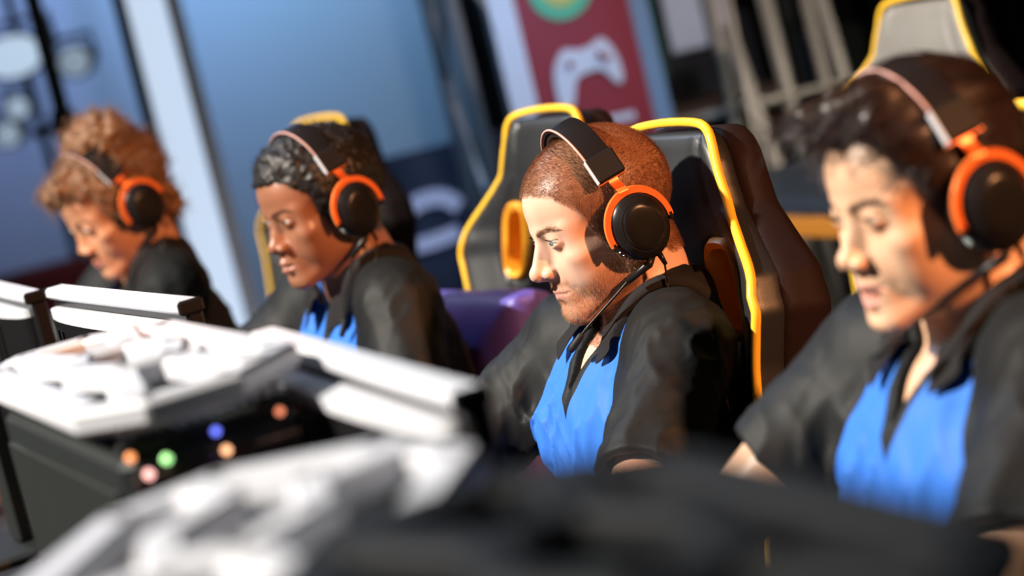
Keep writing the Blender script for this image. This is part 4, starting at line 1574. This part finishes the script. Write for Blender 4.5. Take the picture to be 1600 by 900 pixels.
fuzz(p2, 'hair', (p2['scalp'] > -.12 + .25 * (noise(p2['hp'], 3.1) - .5)) * 1.0, 46000, 1, .52, .38,
     lambda q: np.stack([q[:, 0] * .1, np.where(q[:, 2] > 5, -1, -.35), np.where(q[:, 2] > 5, -.3, -1.0)], 1).astype(f32), .015, hair2, segs=2)
fuzz(p2, 'stubble', p2['beard'] ** 2, 15000, 2, .42, .5, (0, -.35, -1), .014, beard2)
fuzz(p2, 'eyebrows', (p2['brow'] > 0) * 1.0, 520, 3, .55, .8, lambda q: np.stack([np.sign(q[:, 0]), np.zeros(len(q)), np.full(len(q), .35)], 1).astype(f32), .017, hair2, jitter=.25)
build_headset('orange and black gaming headset on the man with auburn hair', p2,
              [(10.5, 0.5, -14), (12.0, -4.5, -22), (11.5, -8.6, -30), (10.6, -9.5, -40), (10.0, -9.0, -55)],
              [(8.2, -2.6, -7.6), (6.9, -5.6, -9.4), (5.4, -9.0, -11.4), (4.6, -10.6, -12.6)], M['pad'])

# ---- the laughing man, nearest
H1 = at(1450, 298, 2.31)
arms1 = std_arms(H1)
arms1[-1] = dict(elbow=(-25.5, -17.5, -32.5), wrist=(-17, -38, arms1[-1]['wrist'][2]), dir=(.15, -1, -.05), nrm=(0, 0, 1), curl=30, sleeve=.60)
p1 = build_person('laughing man with swept dark hair and black and blue polo at right edge',
                  H1, 66, dict(brow=.85, nose_l=.965, nose_w=1.12, tip=.1, jaw=1.03, lip=1.0, open=1.15, smile=.5, lid_up=.17, lid_lo=.16, cheek=1.04, mouth_w=1.05, bridge=-.35),
                  (-4, 4, 0), -1, arms1, skin1, hair1, shirt_m, eye_brown, .23, FZ(H1), gaze=(8, 8), folds=.9, hl=(7.6, 4.6, -7))
def h1f(q):
    d = cranium(q) - f32(.75) - f32(.8) * np.clip((q[:, 2] - 4) / 6, 0, 1)
    d = smax(d, -(hair_line(q, 7.7, 4.4, -7) + .2) , 1.0)
    d = smin(d, cap(q, (3.0, -5.0, 11.0), (-1.0, -9.2, 10.3), 1.9, 1.4), 2.0)
    d = smin(d, cap(q, (-1.0, -9.0, 10.3), (-3.4, -10.8, 9.6), 1.3, .7), 1.2)
    q2 = q * V3(.9, .35, .5)
    return d + (noise(q2, .9) - .5) * f32(.9)
ho, hv, hf = hair_volume(p1, 'hair', h1f, hair1, .4)
locks(p1, 'hair_locks', hv, hf, 5200, 11, 4.2, .040, hair1, lambda q: np.stack([np.sign(q[:, 0]) * .25 - .2, np.where(q[:, 2] > 4, -1.0, .25), np.where(q[:, 2] > 6, -.1, -.9)], 1), lift=.1, jitter=.14)
fuzz(p1, 'eyebrows', (p1['brow'] > 0) * 1.0, 500, 13, .5, .8, lambda q: np.stack([np.sign(q[:, 0]), np.zeros(len(q)), np.full(len(q), .2)], 1).astype(f32), .02, hair1, jitter=.2)
mb = MB()
for i in range(-4, 5):
    x = i * .42
    c = p1['from_head']([[x, -8.75 + .10 * i * i * .42, -6.95 + .02 * i * i]])[0] * .01
    mb.box(c, (.0041, .0035, .0075), Matrix.Rotation(R(-4), 3, 'Z'), .0008)
mb.build('teeth', pmat('teeth', (.72, .68, .6), .25), p1['obj'])
build_headset('orange and black gaming headset on the laughing man at right', p1,
              [(10.8, 0.5, -14), (12.2, -4.5, -21), (11.5, -9.0, -30), (10.6, -10.0, -40), (10.0, -9.5, -55)],
              [(8.2, -2.6, -7.6), (7.0, -5.4, -8.8), (5.4, -8.8, -10.3), (4.4, -10.9, -11.4)], M['pad'])

# ---- the man with short curly black hair
H3 = at(500, 318, 3.84)
arms3 = std_arms(H3)
arms3[1] = dict(elbow=(25, -6, -40), wrist=(24, -18, -26), dir=(-.15, -.75, .45), nrm=(.6, .5, .6), curl=75)
p3 = build_person('man with short curly black hair in a black and blue polo',
                  H3, 60, dict(brow=1.0, nose_l=.95, nose_w=1.5, tip=-.05, lip=1.7, open=.25, lid_up=.32, lid_lo=.28, jaw=.98, bridge=-.35, chin_y=-.2),
                  (2, 6, 0), 12, arms3, skin3, hair3, shirt_m, eye_brown, .30, FZ(H3), gaze=(2, 8), folds=.9, hl=(6.7, 4.0, -7.5), emblem=False)
def h3f(q):
    th = .5 + .8 * np.clip((hair_line(q, 6.0, 4.4, -7) - .3) / 3.2, 0, 1)
    d = cranium(q) - th.astype(f32)
    d = smax(d, -(hair_line(q, 6.2, 4.0, -7.2)), .3)
    return d + (noise(q, 1.5) - .5) * f32(.75) + (noise(q, .6) - .5) * f32(.5)
ho, hv, hf = hair_volume(p3, 'hair', h3f, hair3, .33)
locks(p3, 'hair_locks', hv, hf, 3600, 21, .8, .05, hair3, lambda q: np.random.default_rng(5).normal(size=(len(q), 3)), segs=4, lift=1.4, jitter=.8)
build_headset('orange and black gaming headset on the curly black haired man', p3,
              [(10.5, 0.5, -14), (11.0, -3.5, -21), (10.5, -8.0, -30), (10.0, -9.0, -45)],
              [(8.6, -2.4, -8.4), (8.6, -4.0, -12.0), (8.4, -6.0, -15.5), (8.0, -7.4, -18.0)], M['salmon'])
wb_ = MB().tube([tuple(p * .01) for p in (np.array([24.0, -18.0, -26.0]) + np.outer(np.linspace(0, 1, 3), np.array([.35, -1.7, 1.9]) * .9))], .033, 18)
wb_.build('wristband', pmat('blue wristband', (.05, .07, .55), .6), p3['obj'], True)

# ---- the woman with curly hair, furthest
H4 = at(178, 318, 4.5)
p4 = build_person('woman with curly light brown hair tied up, looking down',
                  H4, 60, dict(brow=.7, nose_l=.94, nose_w=1.05, tip=.15, lip=1.15, lid_up=.12, lid_lo=.20, jaw=.93, smile=.25, cheek=1.03, wide=.97, chin=.95),
                  (2, 21, 0), 10, std_arms(H4), skin4, hair4, shirt_m, eye_brown, .33, FZ(H4), female=True, gaze=(0, 22), folds=.9, shoulder=14.5, emblem=False, hl=(6.6, 4.6, -7.5))
def h4f(q):
    d = cranium(q) - f32(.7)
    d = smax(d, -(hair_line(q, 6.4, 4.2, -7.2)), .5)
    d = smin(d, ell(q, (0, 4.0, 10.5), (6.6, 6.4, 5.6)), 1.5)
    d = smin(d, ell(q, (0, 7.5, 4.0), (6.6, 5.0, 6.5)), 1.5)
    d = smin(d, ell(q, (0, -7.6, 8.2), (4.6, 2.4, 2.0)), 1.2)
    d = smin(d, ell(q, (4.5, 7.5, -4.5), (2.4, 2.4, 3.2)), 1.2)
    return d + (noise(q, .75) - .5) * f32(2.0) + (noise(q, 1.6) - .5) * f32(.8)
ho, hv, hf = hair_volume(p4, 'hair', h4f, hair4, .4)
locks(p4, 'hair_curls', hv, hf, 2600, 31, 2.6, .075, hair4, lambda q: np.random.default_rng(6).normal(size=(len(q), 3)), segs=12, lift=1.0, curl=(.42, 2.0), jitter=.5)
build_headset('orange and black gaming headset on the woman with curly hair', p4,
              [(10.5, 0.5, -14), (11.0, -3.5, -21), (10.5, -9.5, -30), (10.0, -10.0, -45)],
              [(8.2, -2.6, -8.0), (7.0, -4.6, -10.2), (5.6, -7.4, -12.4)], M['pad'])

# ================================================================== desk and machines
row = Vector((-.43, .90, 0)).normalized()
face = Vector((-.90, -.43, 0)).normalized()
ROWANG = math.atan2(row.y, row.x)
DESK_Z = .74

def desk():
    c = H2 + face * .70 - row * .25
    r = empty('gaming_desk', (c.x, c.y, 0), (0, 0, ROWANG))
    tag(r, 'long black desk carrying the monitors and computer towers', 'desk')
    MB().box((0, .0, DESK_Z - .02), (4.2, .82, .04), None, .004).build('desk_top', M['desk'], r)
    for x in (-1.9, -.75, .75, 1.9):
        MB().box((x, .1, (DESK_Z - .04) / 2), (.05, .5, DESK_Z - .04), None, .004).build('leg_panel', M['charcoal'], r)
desk()

def stool():
    c = H4 - face * .12
    r = empty('low_stool', (c.x, c.y, 0))
    tag(r, 'low round black stool under the woman with curly hair', 'stool')
    MB().lathe([(.15, .40), (.19, .41), (.20, .44), (.19, .47), (.14, .48)], 28).build('seat', M['leather'], r, True)
    MB().tube([(0, 0, .04), (0, 0, .41)], .03, 12).build('column', M['charcoal'], r, True)
    MB().lathe([(.22, 0), (.22, .02), (.05, .04)], 28).build('base', M['charcoal'], r, True)
stool()

def monitor(pl, pr, top, label, w=None, screen=(0.10, 0.16, 0.3)):
    """pl, pr: the two ends of its top edge on the ground plan"""
    a, b = Vector((*pl, 0)), Vector((*pr, 0))
    c = (a + b) / 2
    w = (a - b).length if w is None else w
    ang = math.atan2((a - b).y, (a - b).x)
    r = empty('monitor', (c.x, c.y, DESK_Z), (0, 0, ang))          # local +x to the far end, +y to the camera side
    tag(r, label, 'monitor', 'monitors with silver top edges')
    h = .36
    z = top - DESK_Z - h / 2
    fr = MB().box((0, 0, z), (w, .022, h), None, .004).build('frame', M['black'], r)
    MB().box((0, .004, z + h / 2 - .004), (w + .002, .030, .016), None, .004).build('top_edge', M['silver'], r)
    for sx in (-1, 1):
        MB().box((sx * (w / 2 + .003), .004, z + h / 2 - .004), (.008, .032, .018), None, .003).build('end_cap', M['black'], r)
    MB().box((0, -.0115, z), (w - .02, .002, h - .03)).build('screen', emis('screen glow', screen, .25), r)
    # bulged back casing and its pale cap
    arc = [(w / 2 * .93 * math.cos(t), .012 + .034 * math.sin(t) ** .8) for t in np.linspace(0, math.pi, 25)]
    def slab(z0, z1, k=1.0):
        n = len(arc)
        V = [(x * k, .010 + (y - .010) * k, z0) for x, y in arc] + [(x * k, .010 + (y - .010) * k, z1) for x, y in arc]
        F = [tuple(range(n - 1, -1, -1)), tuple(range(n, 2 * n))] + [(i, (i + 1) % n, n + (i + 1) % n, n + i) for i in range(n)]
        return MB().add(V, F)
    bc = auto_smooth(slab(z - h / 2 + .03, z + h / 2 - .034).build('back_casing', M['black'], r), 40)
    auto_smooth(slab(z + h / 2 - .0335, z + h / 2 - .022, 1.0).build('casing_cap', M['silver'], r), 40)
    for x in (-.2, -.17, .17, .2):
        y = .012 + .034 * max(0, 1 - (x / (w * .465)) ** 2) ** .4
        MB().box((x, y + .001, z), (.004, .004, h * .75)).build('groove_strip', M['charcoal'], bc)
    MB().box((0, .058, z - .08), (.07, .03, .30), None, .006).build('stand_neck', M['black_matte'], r)
    MB().box((0, .06, .008), (.24, .20, .016), None, .006).build('stand_foot', M['black_matte'], r)
    return r
monitor((-.619, 3.373), (-.370, 2.829), 1.180, 'monitor seen from behind in front of the woman, edge in focus')
monitor((-.253, 2.428), (-.047, 1.820), 1.180, 'blurred monitor with silver top below the curly black haired man')
monitor((-.928, 4.16), (-.678, 3.52), 1.165, 'monitor cut off by the left edge of the picture')

def tower(c, ang, L_, W_, top, label, frame='silver', leds=(), chamfer=.07, ribs=True, skew=0):
    r = empty('computer_tower', (c[0], c[1], DESK_Z), (0, 0, R(ang)))      # local x along its length, +x far end
    tag(r, label, 'computer tower')
    H_ = top - DESK_Z
    bz = H_ - .045
    MB().box((0, 0, bz / 2 + .01), (L_ * .96, W_ * .92, bz - .02), None, .012).build('case', M['charcoal'], r)
    for sx in (-1, 1):
        for sy in (-1, 1):
            MB().box((sx * L_ * .38, sy * W_ * .33, .006), (.05, .03, .012), None, .003).build('foot', M['black_matte'], r)
    # rear window with fans behind it
    gp = MB().box((-L_ * .48 - .003, 0, bz * .52), (.006, W_ * .84, bz * .86), None, .002).build('window', M['glass'], r)
    for k, zz in enumerate((.30, .68)):
        tb = [(-L_ * .48 - .009, .062 * math.cos(t), bz * zz + .062 * math.sin(t)) for t in np.linspace(0, 2 * math.pi, 29)[:-1]]
        MB().tube(tb, .004, 6, closed=True).build('fan_ring', M['fan'], r, True)
        for j in range(7):
            t = j * 2 * math.pi / 7
            MB().box((-L_ * .48 - .008, .032 * math.cos(t), bz * zz + .032 * math.sin(t)), (.003, .05, .016), Matrix.Rotation(t + .5, 3, 'X')).build('fan_blade', M['fan_dark'], r)
    sidew = MB().box((0, W_ * .46 + .003, bz * .5), (L_ * .86, .006, bz * .84), None, .002).build('side_panel', M['black_matte'], r)
    MB().box((0, -W_ * .46 - .003, bz * .5), (L_ * .86, .006, bz * .84), None, .002).build('side_panel', M['black_matte'], r)
    fm = M[frame]
    lx, ly, cf = L_ / 2, W_ / 2, chamfer
    oc = [(lx - cf, -ly), (lx, -ly + cf), (lx, ly - cf * .7), (lx - cf, ly), (-lx + cf * .6, ly), (-lx, ly - cf * .6), (-lx, -ly + cf), (-lx + cf, -ly)]
    def bar(p, q, w, h, z):
        p, q = Vector((*p, z)), Vector((*q, z))
        d = q - p
        return MB().box((p + q) / 2, (d.length + w * .6, w, h), Matrix.Rotation(math.atan2(d.y, d.x), 3, 'Z'), .005)
    for i in range(8):
        bar(oc[i], oc[(i + 1) % 8], .034, .024, H_ - .011).build('frame_bar', fm, r)
    hx = [(.09 * math.cos(R(60 * k + 30)), .05 * math.sin(R(60 * k + 30))) for k in range(6)]
    for i in range(6):
        bar(hx[i], hx[(i + 1) % 6], .030, .026, H_ - .005).build('hub_bar', fm, r)
    for (i, j) in ((0, 2), (5, 0), (3, 3), (6, 5)):
        o_ = {0: (lx - cf * .5, ly * .6), 5: (lx - cf * .5, -ly * .6), 3: (-lx + cf * .5, -ly * .6), 6: (-lx + cf * .5, ly * .6)}[i]
        h_ = min(hx, key=lambda q: (q[0] - o_[0]) ** 2 + (q[1] - o_[1]) ** 2)
        bar(h_, o_, .036, .024, H_ - .008).build('diagonal_bar', fm, r)
    # top deck and vent slats
    MB().box((0, 0, H_ - .042), (L_ * .94, W_ * .9, .012), None, .003).build('deck', M['black_matte'], r)
    if ribs:
        m = 14
        for k in range(m):
            y = -W_ * .40 + W_ * .80 * k / (m - 1)
            MB().box((-lx + .075, y, H_ - .028), (.09, .006, .012)).build('vent_slat', fm, r)
    for (y, zf, col, s, rad) in leds:
        o = MB().lathe([(rad * .3, -rad), (rad, -rad * .4), (rad, rad * .4), (rad * .3, rad)], 10).build('indicator_light', emis('indicator', col, s), r, True)
        o.location = (-L_ * .48 - .012, y, bz * zf)
    return r
M['fan'] = pmat('brown fan ring', (.10, .045, .03), .4)
M['fan_dark'] = pmat('dark fan blade', (.03, .018, .016), .5)
M['black_frame'] = pmat('black gloss frame', (.010, .011, .013), .6, spec=.1)
leds = [(.078, 1.0, (1, .35, .12), 2.0, .004), (.066, .955, (1, .5, .45), 2.2, .0045), (.048, .975, (.45, 1, .35), 2.0, .0045), (-.005, .955, (1, .5, .25), 2.6, .004),
        (-.0, 1.0, (.15, .2, 1), 2.5, .0035), (-.06, 1.0, (1, .3, .15), 1.6, .0035), (.04, .86, (1, .3, .12), 1.2, .004), (-.05, .88, (.2, .25, 1), 1.5, .0035)]
tower((-.378, 2.31), 112, .53, .185, 1.20, 'dark computer tower with white angular top frame and coloured lights', leds=leds)
tower((-.195, 1.445), 78, .34, .235, 1.20, 'heavily blurred computer tower with white top frame in foreground')
tower((.015, 1.023), 112, .42, .20, 1.24, 'black computer tower at bottom right corner, very blurred', frame='black_frame', ribs=False)
